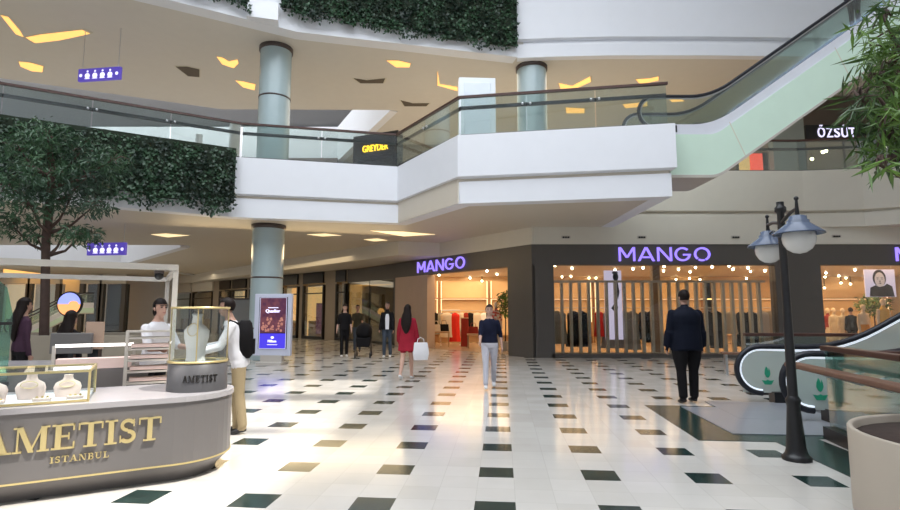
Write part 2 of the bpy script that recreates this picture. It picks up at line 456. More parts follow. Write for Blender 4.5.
# lowered ceiling strip with a lit cream face in front of the angled shops
p0 = Vector((-2.3, 18.1)); p1 = Vector((-9.9, 22.2)); p2 = Vector((-19, 33))
mb = MB(); sweep(mb, [(-21.8, 43), (-2.05, 21.3), (-.35, 21.95)], [(-.3, 3.74), (0, 3.74), (0, 4.31), (-.3, 4.31)])
struct('trim_5', mb, cream)
mb = MB(); mb.prism([(-.3, 22.05), (-2.1, 21.5), (-21.8, 43.2), (-17, 43.2), (-5.6, 28.7)], 3.75, 3.9)
struct('ceiling_lower', mb, ceilm)

# level-3 slab
edge3 = [(-30, 3), (-12, 12.4), (-8, 14.55), (-4.85, 16.3), (2.35, 18.0)]
mb = MB()
mb.prism([(-30, 3.2), (-12, 12.6), (-8, 14.75), (-4.85, 16.5), (2.35, 18.15), (22, 18.15), (22, 23), (-2.6, 23), (-10, 22.9), (-17, 19.8), (-30, 14)], 10.35, 12.0)
mb.prism([(-2.6, 23), (22, 23), (22, 44), (-6.6, 44), (-6.6, 31)], 10.35, 12.0)
mb.prism([(-42, 31), (-6.6, 31), (-6.6, 44), (-42, 44)], 10.35, 12.0)
struct('ceiling_upper', mb, ceilm)
mb = MB(); sweep(mb, edge3, [(-.5, 10.33), (0, 10.33), (0, 12.9), (-.5, 12.9)])
mb.box((-5.75, 15.75, 10.62), (.9, .5, .55), R(15))
struct('trim_6', mb, white)
e3r = [(2.35, 18.05), (3.5, 17.95), (5.5, 17.85), (9, 17.85), (13, 17.95), (22, 18.0)]
mb = MB(); sweep(mb, e3r, [(-.3, 10.33), (-.02, 10.33), (-.02, 10.82), (-.12, 10.84), (-.12, 10.95), (.05, 10.98), (.05, 13.2), (-.3, 13.2)])
struct('trim_7', mb, white)
mb = MB(); sweep(mb, [(-42, 31), (-6.6, 31), (-2.6, 23)], [(-.3, 10.3), (.06, 10.3), (.06, 12.4), (-.3, 12.4)])
struct('trim_8', mb, white)

# outer walls and roof of the hall
struct('wall_back', MB().box((-4, 44.2, 8), (80, .4, 18)), skylight_m)
struct('wall_left', MB().box((-42, 15, 8), (.4, 60, 18)), white)
struct('wall_right', MB().box((22.2, 15, 8), (.4, 60, 18)), cream)
struct('wall_front', MB().box((-4, -14.2, 8), (80, .4, 18)), white)
# roof with a clear slot for the sun
mb = MB()
SX, SY = 0.0, 0.0
roofz = 17.2
sun_dir = Vector((-.42, .16, -1)).normalized()      # light travels this way
def roof_pt(x, y):
    k = roofz / -sun_dir.z
    return (x - sun_dir.x * k, y - sun_dir.y * k)
a0 = roof_pt(-3.6, 2.4); a1 = roof_pt(-1.45, 12.2)
slots = [(roof_pt(0, 2.6)[1], roof_pt(0, 6.75)[1]), (roof_pt(0, 6.95)[1], roof_pt(0, 9.2)[1]), (roof_pt(0, 9.9)[1], roof_pt(0, 12.0)[1])]
x0, x1 = a0[0], a1[0]
mb.box(((-42 + x0) / 2, 15, roofz), (x0 + 42, 60, .1)); mb.box(((22 + x1) / 2, 15, roofz), (22 - x1, 60, .1))
ys = [-15] + [v for s_ in slots for v in s_] + [45]
for i in range(0, len(ys), 2):
    mb.box(((x0 + x1) / 2, (ys[i] + ys[i + 1]) / 2, roofz), (x1 - x0, ys[i + 1] - ys[i], .1))
struct('ceiling_roof', mb, white)

# Mango shop block --------------------------------------------------------------
wx0 = atY(551, 300, FAC).x; wx1 = atY(777, 300, FAC).x; rx0 = atY(823, 300, FAC).x
Htop = 3.03; F = 3.72
mb = MB()
dpt = .35
mb.box(((PB[0] + wx0) / 2 + .1, FAC + dpt / 2, Htop / 2), (wx0 - PB[0] - .2 + .2, dpt, Htop))
mb.box(((wx1 + rx0) / 2, FAC + dpt / 2, Htop / 2), (rx0 - wx1, dpt, Htop))
mb.box(((PB[0] + 22) / 2, FAC + dpt / 2, (Htop + F) / 2), (22 - PB[0], dpt, F - Htop))
mb.box(((wx0 + wx1) / 2, FAC + dpt / 2, .06), (wx1 - wx0, dpt, .12))
mb.box(((rx0 + 22) / 2, FAC + dpt / 2, .06), (22 - rx0, dpt, .12))
struct('wall_shopfront', mb, fascia_d)
# angled wall
def wallbox(mb, P, D, ang, t0, t1, z0, z1, th=.3, back=True, mi=0):
    tm = (t0 + t1) / 2; n = Vector((math.sin(ang), -math.cos(ang)))   # n points to the hall
    c = Vector(P) + Vector(D) * tm - n * th / 2
    mb.box((c.x, c.y, (z0 + z1) / 2), (abs(t1 - t0), th, z1 - z0), ang, mi=mi)
    return mb
tE0 = ptB(508)[1]; tE1 = ptB(427)[1]; tP = ptB(395)[1]; tG = ptB(347)[1]
mb = MB()
wallbox(mb, PB, DB, angB, 0, tE0, 0, F); wallbox(mb, PB, DB, angB, tE0, tP, Htop + .02, F)
struct('wall_entrance', mb, fascia_d)
mb = MB(); wallbox(mb, PB, DB, angB, -.1, 6.2, F, 4.3, .28); struct('trim_10', mb, cream)
mb = MB(); wallbox(mb, PB, DB, angB, tE1, tP, 0, Htop + .02, .4)
struct('wall_entrance_panel', mb, taupe)
mb = MB(); wallbox(mb, PB, DB, angB, tP, tP + .12, 0, F); wallbox(mb, PB, DB, angB, tP, tG, 3.02, F)
struct('wall_glass_fascia', mb, fascia_d)
# shop interior shell
iL = ptB(424)[0]
struct('wall_shop_back', MB().box((10, 27.1, 2), (24.5, .2, 4)), warmwall)
struct('wall_shop_left', MB().box((iL.x - .1, (iL.y + 27) / 2 + .15, 1.7), (.15, 27 - iL.y - .2, 3.4)), warmwall)
mb = MB(); mb.prism([(2.9, 18.17), (22, 18.17), (22, 27), (iL.x, 27), (iL.x, iL.y + .5)], 3.25, 3.4)
struct('ceiling_shop', mb, ceilm)
mb = MB(); mb.prism([(2.9, 18.16), (22, 18.16), (22, 27), (iL.x, 27), (iL.x, iL.y + .35), (iL.x + .4, iL.y - .45)], .0, .012)
struct('floor_shop', mb, shopfloor)
#struct('wall_shop_partition', MB().box((rx0 - .9, 22.6, 1.6), (.2, 8.8, 3.2)), warmwall)

# windows
mb = MB(); mb.box(((wx0 + wx1) / 2, FAC + .1, (.12 + Htop) / 2), (wx1 - wx0, .015, Htop - .12))
w1 = struct('window_1', mb, g_shop)
mb = MB(); mb.box(((rx0 + 22) / 2, FAC + .1, (.12 + Htop) / 2), (22 - rx0, .015, Htop - .12)); w2 = struct('window_2', mb, g_shop)
mb = MB(); wallbox(mb, PB, DB, angB, tP + .12, tG, .12, 3.02, .02); struct('window_3', mb, g_dark)
mb = MB()
for t in (tP + .15, (tP + tG) / 2, tG - .04): wallbox(mb, PB, DB, angB, t, t + .07, 0, 3.02, .1)
wallbox(mb, PB, DB, angB, tP, tG, 0, .12, .12)
struct('trim_9', mb, black)
mb = MB(); c = ptB(370)[0] + Vector((.9, 1.2, 0)) * 1.2
mb.box((c.x, c.y, 1.6), (5.2, .2, 3.2), angB); struct('wall_display_back', mb, mat('olive_wall', (.24, .20, .13), .6))

# farther shops on line C -------------------------------------------------------
def stC(a, b): return ptC(a)[1], ptC(b)[1]
mb = MB(); t0, t1 = stC(347, 60); wallbox(mb, PC, DC, angC, t0, t1, 3.1, 3.76, .3); struct('wall_far_fascia', mb, mat('far_fascia', (.30, .25, .19), .6))
shopspec = [
 (346, 336, winwarm, 'narrow orange-lit shop window immediately left of the dark glass panel', False),  # x0,x1 photo columns, lit material, words
 (324, 303, winwarm, 'lit shop window with a dark poster, right of the green-blue column', True),
 (298, 281, winwarm, 'amber-lit shop window immediately right of the tall screen', False),
 (279, 249, wincream, 'lit shop window hidden behind the ground floor column', False),
 (246, 232, wincream, 'small lit shopfront just left of the ground floor column', False),
 (230, 219, wincream, 'narrow shopfront beside the brown pillar', False),
 (212, 192, darkwall, 'dark glazed shopfront under a white fascia with a round mark', False),
 (190, 172, darkwall, 'dark glazed shopfront behind the kiosk post', False),
 (170, 150, darkwall, 'dark glazed shopfront behind the kiosk assistant', False),
 (147, 128, wincream, 'dimly lit far shopfront left of the kiosk assistant', False)]
for a, b, lm, lab, poster in shopspec:
    t0, t1 = stC(a, b); pos = Vector(PC) + Vector(DC) * ((t0 + t1) / 2); w = abs(t1 - t0)
    t = thing('storefront', lab, 'shopfront', (pos.x, pos.y, 0), angC, 'far shopfronts')
    m = MB(); m.box((0, .9, 1.5), (w * 1.3, .08, 3.0)); m.build('shop_back_wall', lm, t)  # in lit shops this wall itself glows, standing in for interior lamps
    m = MB(); m.box((-w / 2 + .05, 0, 1.5), (.1, .16, 3)); m.box((w / 2 - .05, 0, 1.5), (.1, .16, 3)); m.box((0, 0, .08), (w, .16, .16)); m.box((0, 0, 2.55), (w, .12, .06)); m.build('frame', black, t)
    m = MB(); m.box((0, 0, 1.5), (w - .1, .02, 2.9)); m.build('glass_pane', g_clear, t)
    m = MB()
    if lm is not darkwall: m.box((0, -.04, 3.42), (w * .96, .12, .62)); m.build('sign_board', black, t)
    else: m.box((0, -.04, 3.42), (w, .12, .70)); m.build('sign_board', cream, t)
    m = MB(); m.box((-w * .2, .45, .5), (w * .4, .4, 1.0)); m.box((w * .25, .5, .35), (w * .3, .3, .7)); m.build('display_table', warmwood, t)
    if poster:
        m = MB(); m.box((w * .24, .1, 1.15), (w * .34, .03, 1.7)); m.build('poster', poster_d, t)
mb = MB()
for a, b in ((336, 325), (302, 299), (281, 279), (249, 246), (219, 212), (192, 190), (172, 170), (150, 147), (128, 118)):
    t0, t1 = stC(a, b); wallbox(mb, PC, DC, angC, t0, t1, 0, 3.1, .35)
struct('wall_far_piers', mb, mat('pier_beige', (.30, .25, .20), .55))
pos = ptC(201)[0]
t = thing('shop_sign', 'round white mark on the pale fascia of the far dark shopfront', 'sign', (pos.x + .3, pos.y - .35, 3.45), angC)
m = MB(); m.ring((0, 0, 0), .2, .12, -.02, .02, 20, M=Matrix.Rotation(R(90), 4, 'X')); m.build('emblem', black, t)

# level-2 back walls
mb = MB(); mb.box((10, 28, 8.2), (26, .2, 4.3)); struct('wall_upper_back', mb, mat('upper_wall', (.40, .34, .27), .6))
mb = MB(); mb.box((-13.5, 30.5, 8.2), (14, .2, 4.3)); struct('wall_upper_far', mb, mat('brown_wall', (.16, .12, .10), .6))

# ================================================================ COLUMNS
def column(x, y, r, z0, z1, label, bands, m=colblue):
    t = thing('column', label, 'column', (x, y, z0), 0, 'round columns')
    b = MB(); b.lathe([(r, 0), (r, z1 - z0 - .12)], n=40); b.build('shaft', m, t)
    b = MB(); b.ring((0, 0, z1 - z0 - .14), r + .04, r - .05, 0, .14, 40); b.build('collar', coll, t)
    for z in bands:
        b = MB(); b.ring((0, 0, z - z0), r + .012, r - .05, 0, .05, 40); b.build('joint_ring', coll, t)
    return t
c1x = (atY(267.5, 300, 17.4)).x
column(c1x - .06, 17.45, .50, 0, 4.3, 'blue-grey round column on the ground floor behind the advertising screen', [2.55, .95])
column(c1x - .02, 17.45, .51, 6.05, 10.35, 'blue-grey round upper column left of the word sign, above the white balcony', [8.55])
column(2.97, 18.85, .53, 6.05, 10.35, 'blue-grey round upper column right of the white cabinet', [])
for px, r, lab in ((200.5, .16, 'slim white column far back upstairs, left one of two'), (236, .24, 'slim white column upstairs just left of the blue-grey column')):
    p = atY(px, 110, 26 if px < 210 else 24.5)
    t = thing('slim_column', lab, 'column', (p.x, p.y, 6.05), 0, 'slim white columns')
    b = MB(); b.lathe([(r, 0), (r, 4.2)], n=16); b.build('shaft', white, t)
    b = MB(); b.ring((0, 0, 0), r + .05, r - .02, 0, .1, 16); b.build('base_ring', white, t)

# ================================================================ BALUSTRADES level 2
def balustrade(pts, z, label, h=1.08, mid=.80, group='upper glass balustrades', ext=None):
    L = [Vector((p[0], p[1], 0)) for p in pts]
    t = thing('glass_balustrade', label, 'balustrade', (L[0].x, L[0].y, z), 0, group)
    for a, b in zip(L, L[1:]):
        d = b - a; ang = math.atan2(d.y, d.x); n = max(1, round(d.length / 2.0)); k = d.length / n
        for i in range(n):
            c = a + d * ((i + .5) / n)
            m = MB(); m.box((c.x, c.y, z + h / 2), (k - .03, .016, h - .06), ang); m.build('glass_panel', g_rail, t, True)
            if i:
                q = a + d * (i / n)
                for s_ in (-.1, .1):
                    cc = q + d.normalized() * s_; MB().ball((cc.x, cc.y, z + mid), .035, 8, 6).build('clamp', steel, t, True)
        m = MB(); c = (a + b) / 2; m.box((c.x, c.y, z + h), (d.length + .06, .09, .06), ang); m.build('handrail', wood, t, True)
        off = Vector((-d.y, d.x, 0)).normalized() * .07
        m = MB(); m.box((c.x + off.x, c.y + off.y, z + mid), (d.length, .05, .09), ang); m.build('mid_rail', black, t, True)
        m = MB(); m.box((c.x, c.y, z + .02), (d.length, .07, .05), ang); m.build('base_channel', black, t, True)
    return t
def off2(p, d=.12): return (p[0], p[1] + d)
balustrade([off2(edge2[0]), off2(edge2[1]), off2(edge2[2])], 6.09, 'glass balustrade with dark rails above the hanging greenery, left')
balustrade([(-6.30, 15.9), (-1.72, 16.92), (.24, 13.9)], 6.09, 'glass balustrade with brown rail bending round the middle of the white balcony')
balustrade([(.28, 13.88), (5.42, 13.0)], 6.09, 'straight glass balustrade on the projecting front of the white balcony')
balustrade([(9.2, 17.85), (11.8, 17.87), (13.6, 17.6), (16, 16.45), (21.9, 12.4)], 6.2, 'glass balustrade under the dark restaurant sign, upper right')

# ================================================================ ESCALATORS
ESC_T = [math.tan(R(30)), .55]
def esc_curve(h, x0, rise, r=.9, n=6, top=1.0, c=None):
    """(x,z) line at height h over the walking line, from x0 to the top landing"""
    pts = [(x0, h)]; t30 = ESC_T[0]; L = rise / t30; c = c or ESC_T[1]
    for i in range(n + 1):
        u = -c + 2 * c * i / n
        pts.append((u, h + t30 * (u + c) ** 2 / (4 * c)))
    for i in range(n + 1):
        u = -c + 2 * c * i / n
        pts.append((L + u, h + rise - t30 * (c - u) ** 2 / (4 * c)))
    pts.append((L + top, h + rise))
    return pts
def escalator(loc, rz, label, rise, lead=1.55, width=1.3, truss=.95, clad=mint, decks=silver, railh=1.0, glassm=g_esc, trussflat=.0, logo=False, deckh=.34, group='escalators', deck0=-.02, cx0=None, guide=steel, near_lead=0):
    T_ = ESC_T[0]; cx0 = -lead + .35 if cx0 is None else cx0
    t = thing('escalator', label, 'escalator', loc, rz, group)
    bal = {}
    for side, y in (('near', 0), ('far', width)):
        # glass with round newel end
        rr = (railh - .14) / 2; cx = -lead + rr - (near_lead if side == 'near' else 0); cz = .14 + rr
        top = esc_curve(railh, cx, rise); bot = esc_curve(deckh - .05, cx - rr * .8, rise)
        newel = [(cx + rr * math.cos(R(a)), cz + rr * math.sin(R(a))) for a in range(90, 225, 12)]
        poly = top[::-1] + newel + bot
        m = MB(); m.vprism([(p[0], p[1]) for p in top[1:][::-1]] + newel + bot, y - .008, y + .008)
        m.build('glass_panel', glassm, t)
        nw = [(cx + rr * math.cos(R(a)), y, cz + rr * math.sin(R(a))) for a in range(270, 89, -12)]
        path = nw + [(p[0], y, p[1]) for p in top[1:]]
        m = MB(); m.tube(path, .045, 8); m.build('handrail', rubber, t)
        m = MB(); m.tube([(cx + (p[0] - cx) * .88, y, cz + (p[2] - cz) * .88) for p in nw] + [(p[0], y, p[1] - .06) for p in top[1:]], .022, 6); m.build('rail_guide', guide, t)
        lo = esc_curve(deck0, cx0, rise, c=.2); hi = esc_curve(deckh, cx0, rise)
        m = MB(); m.vprism(hi + lo[::-1], y - .09, y + .09); m.build('deck', decks, t)
    # outer cladding
    if truss:
        for y in (-.11, width + .11):
            hi = esc_curve(deck0, cx0, rise, c=.2); lo = esc_curve(-truss, cx0, rise, c=.2)
            m = MB(); m.vprism(hi + lo[::-1], y - .03, y + .03); m.build('side_cladding', clad, t)
        hi = esc_curve(-truss + .04, cx0, rise, c=.2); lo = esc_curve(-truss - .03, cx0, rise, c=.2)
        m = MB(); m.vprism(hi + lo[::-1], -.15, width + .15); m.build('soffit_panel', pale, t)
        for x in (0.35, 3.2, 6.0, 8.8):
            if x < rise / T_:
                z = T_ * x
                m = MB(); m.vprism([(x - .0, z), (x + .02, z), (x + .42, z - truss + .2), (x + .40, z - truss + .2)], -.143, -.139); m.build('panel_joint', groove, t)
    # steps
    run = .4; stepz = run * T_; pts = [(-lead + .4, .0), (0, 0)]
    n = int(rise / stepz)
    for i in range(n):
        pts += [(i * run, (i + 1) * stepz), ((i + 1) * run, (i + 1) * stepz)]
    pts += [(n * run + 1, n * stepz)]
    low = [(n * run + 1, n * stepz - .2), (run, -.1), (-lead + .4, -.1)]
    m = MB(); m.vprism(pts + low, .1, width - .1); m.build('steps', mat('step_metal', (.12, .12, .13), .4, metal=.6), t)
    m = MB(); m.box((-lead + .1, width / 2, .0), (1.3, width - .1, .01)); m.build('comb_plate', greyplate, t)
    for y in (0, width): MB().box((-lead + .72, y, .08), (.42, .22, .18)).build('newel_base', black, t)
    return t
esc_ang = 0
ESC_T[0] = math.tan(R(35))
up = escalator((6.78, 13.5, 6.06), esc_ang, 'ascending escalator with mint green side cladding leading to the top floor', 6.05, lead=1.9, width=1.25, truss=1.18, deckh=.20, railh=.98, deck0=-.08, cx0=-1.2)
ESC_T[0] = math.tan(R(30))
struct('floor_landing', MB().box((18.9, 15.8, 11.95), (6.4, 5.2, .25)), white)
# ground escalator, turned with the floor grid
E2 = (math.sin(-ROT), math.cos(ROT)); E1 = (math.cos(ROT), math.sin(ROT))
def G(a, b): return (a * E1[0] + b * E2[0], a * E1[1] + b * E2[1])   # grid coordinates -> plan
def toG(x, y): return (x * E1[0] + y * E1[1], x * E2[0] + y * E2[1])
EA = R(-8)
g0 = toG(4.50, 7.40)
gp = G(g0[0] + 1.62, g0[1])
dn = escalator((gp[0], gp[1], .01), EA, 'ground floor escalator with green emblems on its round glass ends', 4.8, lead=1.62, width=1.6, truss=0, railh=.89, deckh=.20, near_lead=0, cx0=-.75, decks=mat('deck_grey', (.30, .31, .33), .35, metal=.5), guide=mat('balustrade_light', (.8, .85, .9), .4, emit=.5, ecol=(.8, .88, 1)), glassm=glass('whitened_escalator_glass', (.84, .90, .88), .14, .2, .42))  # glass whitened to imitate lighting inside the balustrade
def tulip(mb, cx, cz, y, s):
    bud = [(-.10, 1.15), (-.26, .75), (-.30, .35), (-.14, .0), (.0, -.08), (.14, .0), (.30, .35), (.26, .72), (.16, 1.0), (.10, .62), (.02, .95)]
    mb.vprism([(cx + a * s, cz + b * s) for a, b in bud], y - .003, y + .003)
    mb.vprism([(cx - .62 * s, cz - .32 * s), (cx - .34 * s, cz - .80 * s), (cx + .34 * s, cz - .80 * s), (cx + .62 * s, cz - .32 * s), (cx + .2 * s, cz - .38 * s), (cx, cz - .26 * s), (cx - .2 * s, cz - .38 * s)], y - .003, y + .003)
for y in (0, 1.6):
    m = MB(); tulip(m, -1.62 + .46 , .40, y - .016, .15); o = m.build('emblem', logogreen, dn); o['label'] = 'green tulip emblem'
# landing inlays
def gridpoly(pts, z0, z1):
    return MB().prism([tuple(G(*p)) for p in pts], z0, z1)
A1 = toG(3.05, 8.72); A2 = toG(2.86, 6.36); A3 = toG(3.72, 6.28); A4 = toG(3.50, 4.9)
gx0 = (A1[0] + A2[0]) / 2; gy1 = A1[1]; gy0 = (A2[1] + A3[1]) / 2; gx1 = (A3[0] + A4[0]) / 2
struct('floor_inlay', gridpoly([(gx0, gy1), (gx0, gy0), (gx1, gy0), (gx1, 2.5), (gx1 + .55, 2.5), (gx1 + .55, gy0 + .2), (9, gy0 + .2), (9, gy1)], .0, .006), darkgreen)
o = gridpoly([(gx0 + .52, gy1 - .12), (gx0 + .52, gy0 + .36), (gx0 + 2.1, gy0 + .36), (gx0 + 2.1, gy1 - .12)], .006, .014).build('landing_plate', greyplate)
tag(o, 'grey escalator landing plate inside the dark green floor border', 'floor plate')

# guard rails round the opening, right -----------------------------------------
def guard(p, q, label, h=1.04, base=True, low=None, gm=g_green):
    p = Vector((p[0], p[1], 0)); q = Vector((q[0], q[1], 0)); d = q - p; ang = math.atan2(d.y, d.x)
    t = thing('guard_rail', label, 'guard rail', (p.x, p.y, 0), ang, 'guard rails by the escalator')
    L = d.length; n = max(1, round(L / 1.5))
    for i in range(n):
        m = MB(); m.box((L * (i + .5) / n, 0, h / 2 + .05), (L / n - .02, .018, h - .12)); m.build('glass_panel', gm, t)
    m = MB(); m.box((L / 2, 0, h), (L + .02, .11, .06)); m.build('handrail', wood, t, bev=.012)
    if base:
        m = MB(); m.box((L / 2, 0, .07), (L, .16, .14)); m.build('base_kerb', black, t)
    if low:
        m = MB(); m.box((L / 2 + .22, low[0], low[1]), (L + .8, .17, .055)); m.build('lower_handrail', wood_l, t, bev=.015)
        for k in range(3):
            m = MB(); m.tube([((k + .5) * L / 3, 0, low[1] - .12), ((k + .5) * L / 3, low[0], low[1] - .03)], .014, 6); m.build('bracket', steel, t)
    return t
B0 = Vector((4.42, 6.45)); B1 = Vector((4.12, 4.95))
guard(B0, B1, 'green glass guard with brown rail and a lower wooden handrail, behind the lamp post', 1.04, low=(-.30, .83))
guard((5.35, 9.9), (12.5, 9.35), 'glass guard with brown wooden rail behind the escalator', 1.06, gm=g_rail)
guard((4.5, 6.45), (9.5, 5.95), 'green glass guard running beside the near escalator side', .98)
o = MB(); 
t = thing('wooden_bench', 'low brown wooden bench left of the round escalator end', 'bench', (6.78, 13.0, 0), R(-15))
m = MB(); m.box((0, 0, .50), (.6, .3, .05)); m.build('seat', wood_l, t, bev=.01)
for s_ in (-1, 1):
    m = MB(); m.box((s_ * .22, 0, .24), (.05, .2, .48)); m.build('leg', steel, t)

# ================================================================ LAMP POST
lp = atZ(797, 460, 0)
t = thing('street_lamp', 'black lamp post with two blue-grey shades and opal globes', 'street lamp', (lp.x, lp.y, 0), 0)
b = MB(); b.lathe([(.132, 0), (.135, .03), (.115, .05), (.10, .07), (.088, .12), (.060, .52), (.066, .56), (.072, .58), (.05, .62)], n=16); b.build('base', black, t)
b = MB(); b.lathe([(.047, .6), (.039, 1.6), (.035, 2.48), (.055, 2.50), (.055, 2.54), (.036, 2.56), (.036, 2.60)], n=14); b.build('pole', black, t)
ld = Vector((-.30, -1, 0)).normalized()
for s_ in (1, -1):
    d = ld * s_
    c = d * .51
    b = MB(); b.tube([(0, 0, 2.38), tuple(d * .3 + Vector((0, 0, 2.43))), tuple(c + Vector((0, 0, 2.44)))], .018, 8)
    b.tube([tuple(d * .04 + Vector((0, 0, 2.12))), tuple(d * .15 + Vector((0, 0, 2.28))), tuple(d * .32 + Vector((0, 0, 2.34))), tuple(c + Vector((0, 0, 2.33)))], .011, 6)
    b.tube([tuple(c + Vector((0, 0, 2.36))), tuple(c + Vector((0, 0, 2.52)))], [.022, .012], 8); b.ball(tuple(c + Vector((0, 0, 2.535))), .022, 8, 6)
    b.build('arm', black, t)
    b = MB(); b.lathe([(.05, 2.37), (.075, 2.36), (.078, 2.33), (.095, 2.32), (.095, 2.30), (.105, 2.29), (.212, 2.205), (.217, 2.19), (.205, 2.195), (.10, 2.27), (.04, 2.30)], tuple(c), 28); b.build('lamp_shade', shadeb, t)
    b = MB(); b.lathe([(1e-4, 2.005), (.055, 2.015), (.105, 2.05), (.135, 2.105), (.142, 2.155), (.135, 2.2), (.10, 2.24)], tuple(c), 24); b.build('globe', globe, t)

# ================================================================ PLANTS
def leaf_cards(mb, c, rad, n, ln, wd, rnd, droop=.3):
    for _ in range(n):
        while True:
            p = Vector((rnd.uniform(-1, 1), rnd.uniform(-1, 1), rnd.uniform(-1, 1)))
            if .15 < p.length < 1: break
        p = Vector((p.x * rad[0], p.y * rad[1], p.z * rad[2])) + Vector(c)
        d = Vector((rnd.uniform(-1, 1), rnd.uniform(-1, 1), rnd.uniform(-1, .5) - droop)).normalized()
        s_ = d.cross(Vector((rnd.uniform(-1, 1), rnd.uniform(-1, 1), rnd.uniform(-1, 1)))).normalized()
        l = ln * rnd.uniform(.6, 1.2); w = wd * rnd.uniform(.7, 1.2); up_ = d.cross(s_) * w * .3
        mb.add([p, p + d * l * .45 + s_ * w / 2 + up_, p + d * l, p + d * l * .45 - s_ * w / 2 + up_], [(0, 1, 2), (0, 2, 3)])
def ivy(name, segs, z_top, bots, dens, label, leaf=.10, out=.06, group='hanging greenery on the balconies', thick=.20, seed=1):
    rnd = random.Random(seed); mb = MB(); core = MB()
    o0 = Vector(segs[0])
    tot = 0
    for k, (a, b) in enumerate(zip(segs, segs[1:])):
        a = Vector(a); b = Vector(b); d = b - a; n = Vector((d.y, -d.x)).normalized(); L = d.length
        z0, z1 = bots[k], bots[k + 1]
        steps = max(2, int(L / .35))
        for i in range(steps):
            u0, u1 = i / steps, (i + 1) / steps; zb = z0 + (z1 - z0) * (u0 + u1) / 2 + rnd.uniform(-.10, .16)
            c = a + d * (u0 + u1) / 2 + n * (out + thick * .35)
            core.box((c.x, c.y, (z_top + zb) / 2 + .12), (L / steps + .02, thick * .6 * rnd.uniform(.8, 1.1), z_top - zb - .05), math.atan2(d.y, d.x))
        for i in range(int(L * (z_top - min(z0, z1)) * dens)):
            u = rnd.random(); w = math.sin(u * L * 2.3 + seed) * .07 + math.sin(u * L * 5.1) * .05
            zb = z0 + (z1 - z0) * u + w
            z = zb + (z_top + .06 - zb) * (1 - rnd.random() ** .9) - (rnd.random() ** 4) * .15
            p = a + d * u + n * (out + thick * (.55 + .55 * rnd.random()))
            p = Vector((p.x, p.y, z)); dr = Vector((rnd.uniform(-1, 1), rnd.uniform(-1, 1), rnd.uniform(-1.6, .3))).normalized()
            nn = Vector((n.x, n.y, rnd.uniform(.0, 1.2))) + Vector((rnd.uniform(-.7, .7), rnd.uniform(-.7, .7), 0))
            s_ = dr.cross(nn).normalized(); l = leaf * rnd.uniform(.7, 1.3); ww = l * .75
            mb.add([p, p + dr * l * .4 + s_ * ww / 2, p + dr * l, p + dr * l * .4 - s_ * ww / 2], [(0, 1, 2, 3)])
    t = thing(name, label, 'plant', (o0.x, o0.y, z_top - .5), 0, group)
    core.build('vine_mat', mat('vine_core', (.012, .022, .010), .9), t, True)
    lv = mb.build('foliage', leaf_d, t, True); lv['kind'] = 'stuff'
    return t
def lerp(a, b, u): return (a[0] + (b[0] - a[0]) * u, a[1] + (b[1] - a[1]) * u)
ivy('hanging_ivy', [lerp(edge2[0], edge2[1], .35), edge2[1], lerp(edge2[1], edge2[2], .72), lerp(edge2[1], edge2[2], .985)], 6.2, [4.27, 4.30, 4.50, 4.42], 430, 'long mat of dark ivy hanging from the upper balcony behind the tree', seed=3)
pA = lerp(edge3[1], edge3[2], .78); pB = lerp(edge3[2], edge3[3], .60)
ivy('hanging_ivy', [pA, edge3[2], pB], 12.2, [10.5, 10.6, 10.55], 330, 'short mat of dark ivy hanging from the top floor, left end', seed=5, leaf=.11)
qA = lerp(edge3[2], edge3[3], .86)
ivy('hanging_ivy', [qA, lerp(edge3[3], edge3[4], .35), lerp(edge3[3], edge3[4], .99)], 12.6, [10.8, 10.60, 10.55], 330, 'wide mat of dark ivy hanging from the top floor above the middle', seed=9, leaf=.11)

# fig tree behind the kiosk
def tree(base, spec, trunk_pts, label, leafm, ln, wd, seed=2, name='indoor_tree'):
    t = thing(name, label, 'tree', base, 0); rnd = random.Random(seed)
    b = MB(); b.tube(trunk_pts[0], trunk_pts[1], 10); b.build('trunk', bark, t, True)
    br = MB(); lf = MB()
    for c, rad, n, root in spec:
        mid = (Vector(c) + Vector(root)) / 2 + Vector((0, 0, -.1))
        br.tube([root, mid, c], [.035, .022, .01], 6)
        for _ in range(5):
            q = Vector(c) + Vector((rnd.uniform(-1, 1) * rad[0], rnd.uniform(-1, 1) * rad[1], rnd.uniform(-.9, .9) * rad[2])) * .75
            br.tube([c, (Vector(c) + q) / 2 + Vector((0, 0, .06)), q], [.014, .01, .004], 5)
        leaf_cards(lf, c, rad, n, ln, wd, rnd)
    br.build('branches', bark, t, True)
    o = lf.build('foliage', leafm, t, True); o['kind'] = 'stuff'
    return t
TY = 9.6
def tp(px, py, Y=TY): return tuple(atY(px, py, Y))
tb = atY(47, 330, TY)
tr = [(tb.x, TY, .25), tp(45, 300), tp(46, 240), tp(50, 200), tp(52, 170), tp(50, 145)]
spec = []
for px, py, rx, rz, n, ry in [(48, 136, .55, .32, 520, .5), (20, 150, .6, .3, 420, .6), (82, 150, .5, .3, 420, .5), (10, 185, .6, .33, 420, .5), (88, 176, .55, .32, 480, .5),
                              (112, 160, .4, .25, 260, .4), (30, 205, .45, .28, 300, .5), (70, 200, .35, .25, 220, .4), (95, 205, .35, .2, 160, .3), (12, 225, .45, .22, 260, .4), (82, 235, .36, .2, 240, .3), (48, 175, .4, .35, 220, .6), (38, 238, .25, .14, 60, .3), (66, 228, .3, .16, 90, .3)]:
    Y = TY + random.uniform(-.5, .5)
    spec.append((tp(px, py, Y), (rx, ry, rz), n, tp(50, min(255, py + 28))))
tree((tb.x, TY, .0), spec, (tr, [.085, .075, .07, .075, .06, .03]), 'slender indoor tree with narrow dark leaves behind the jewellery kiosk', leaf_t, .15, .035)
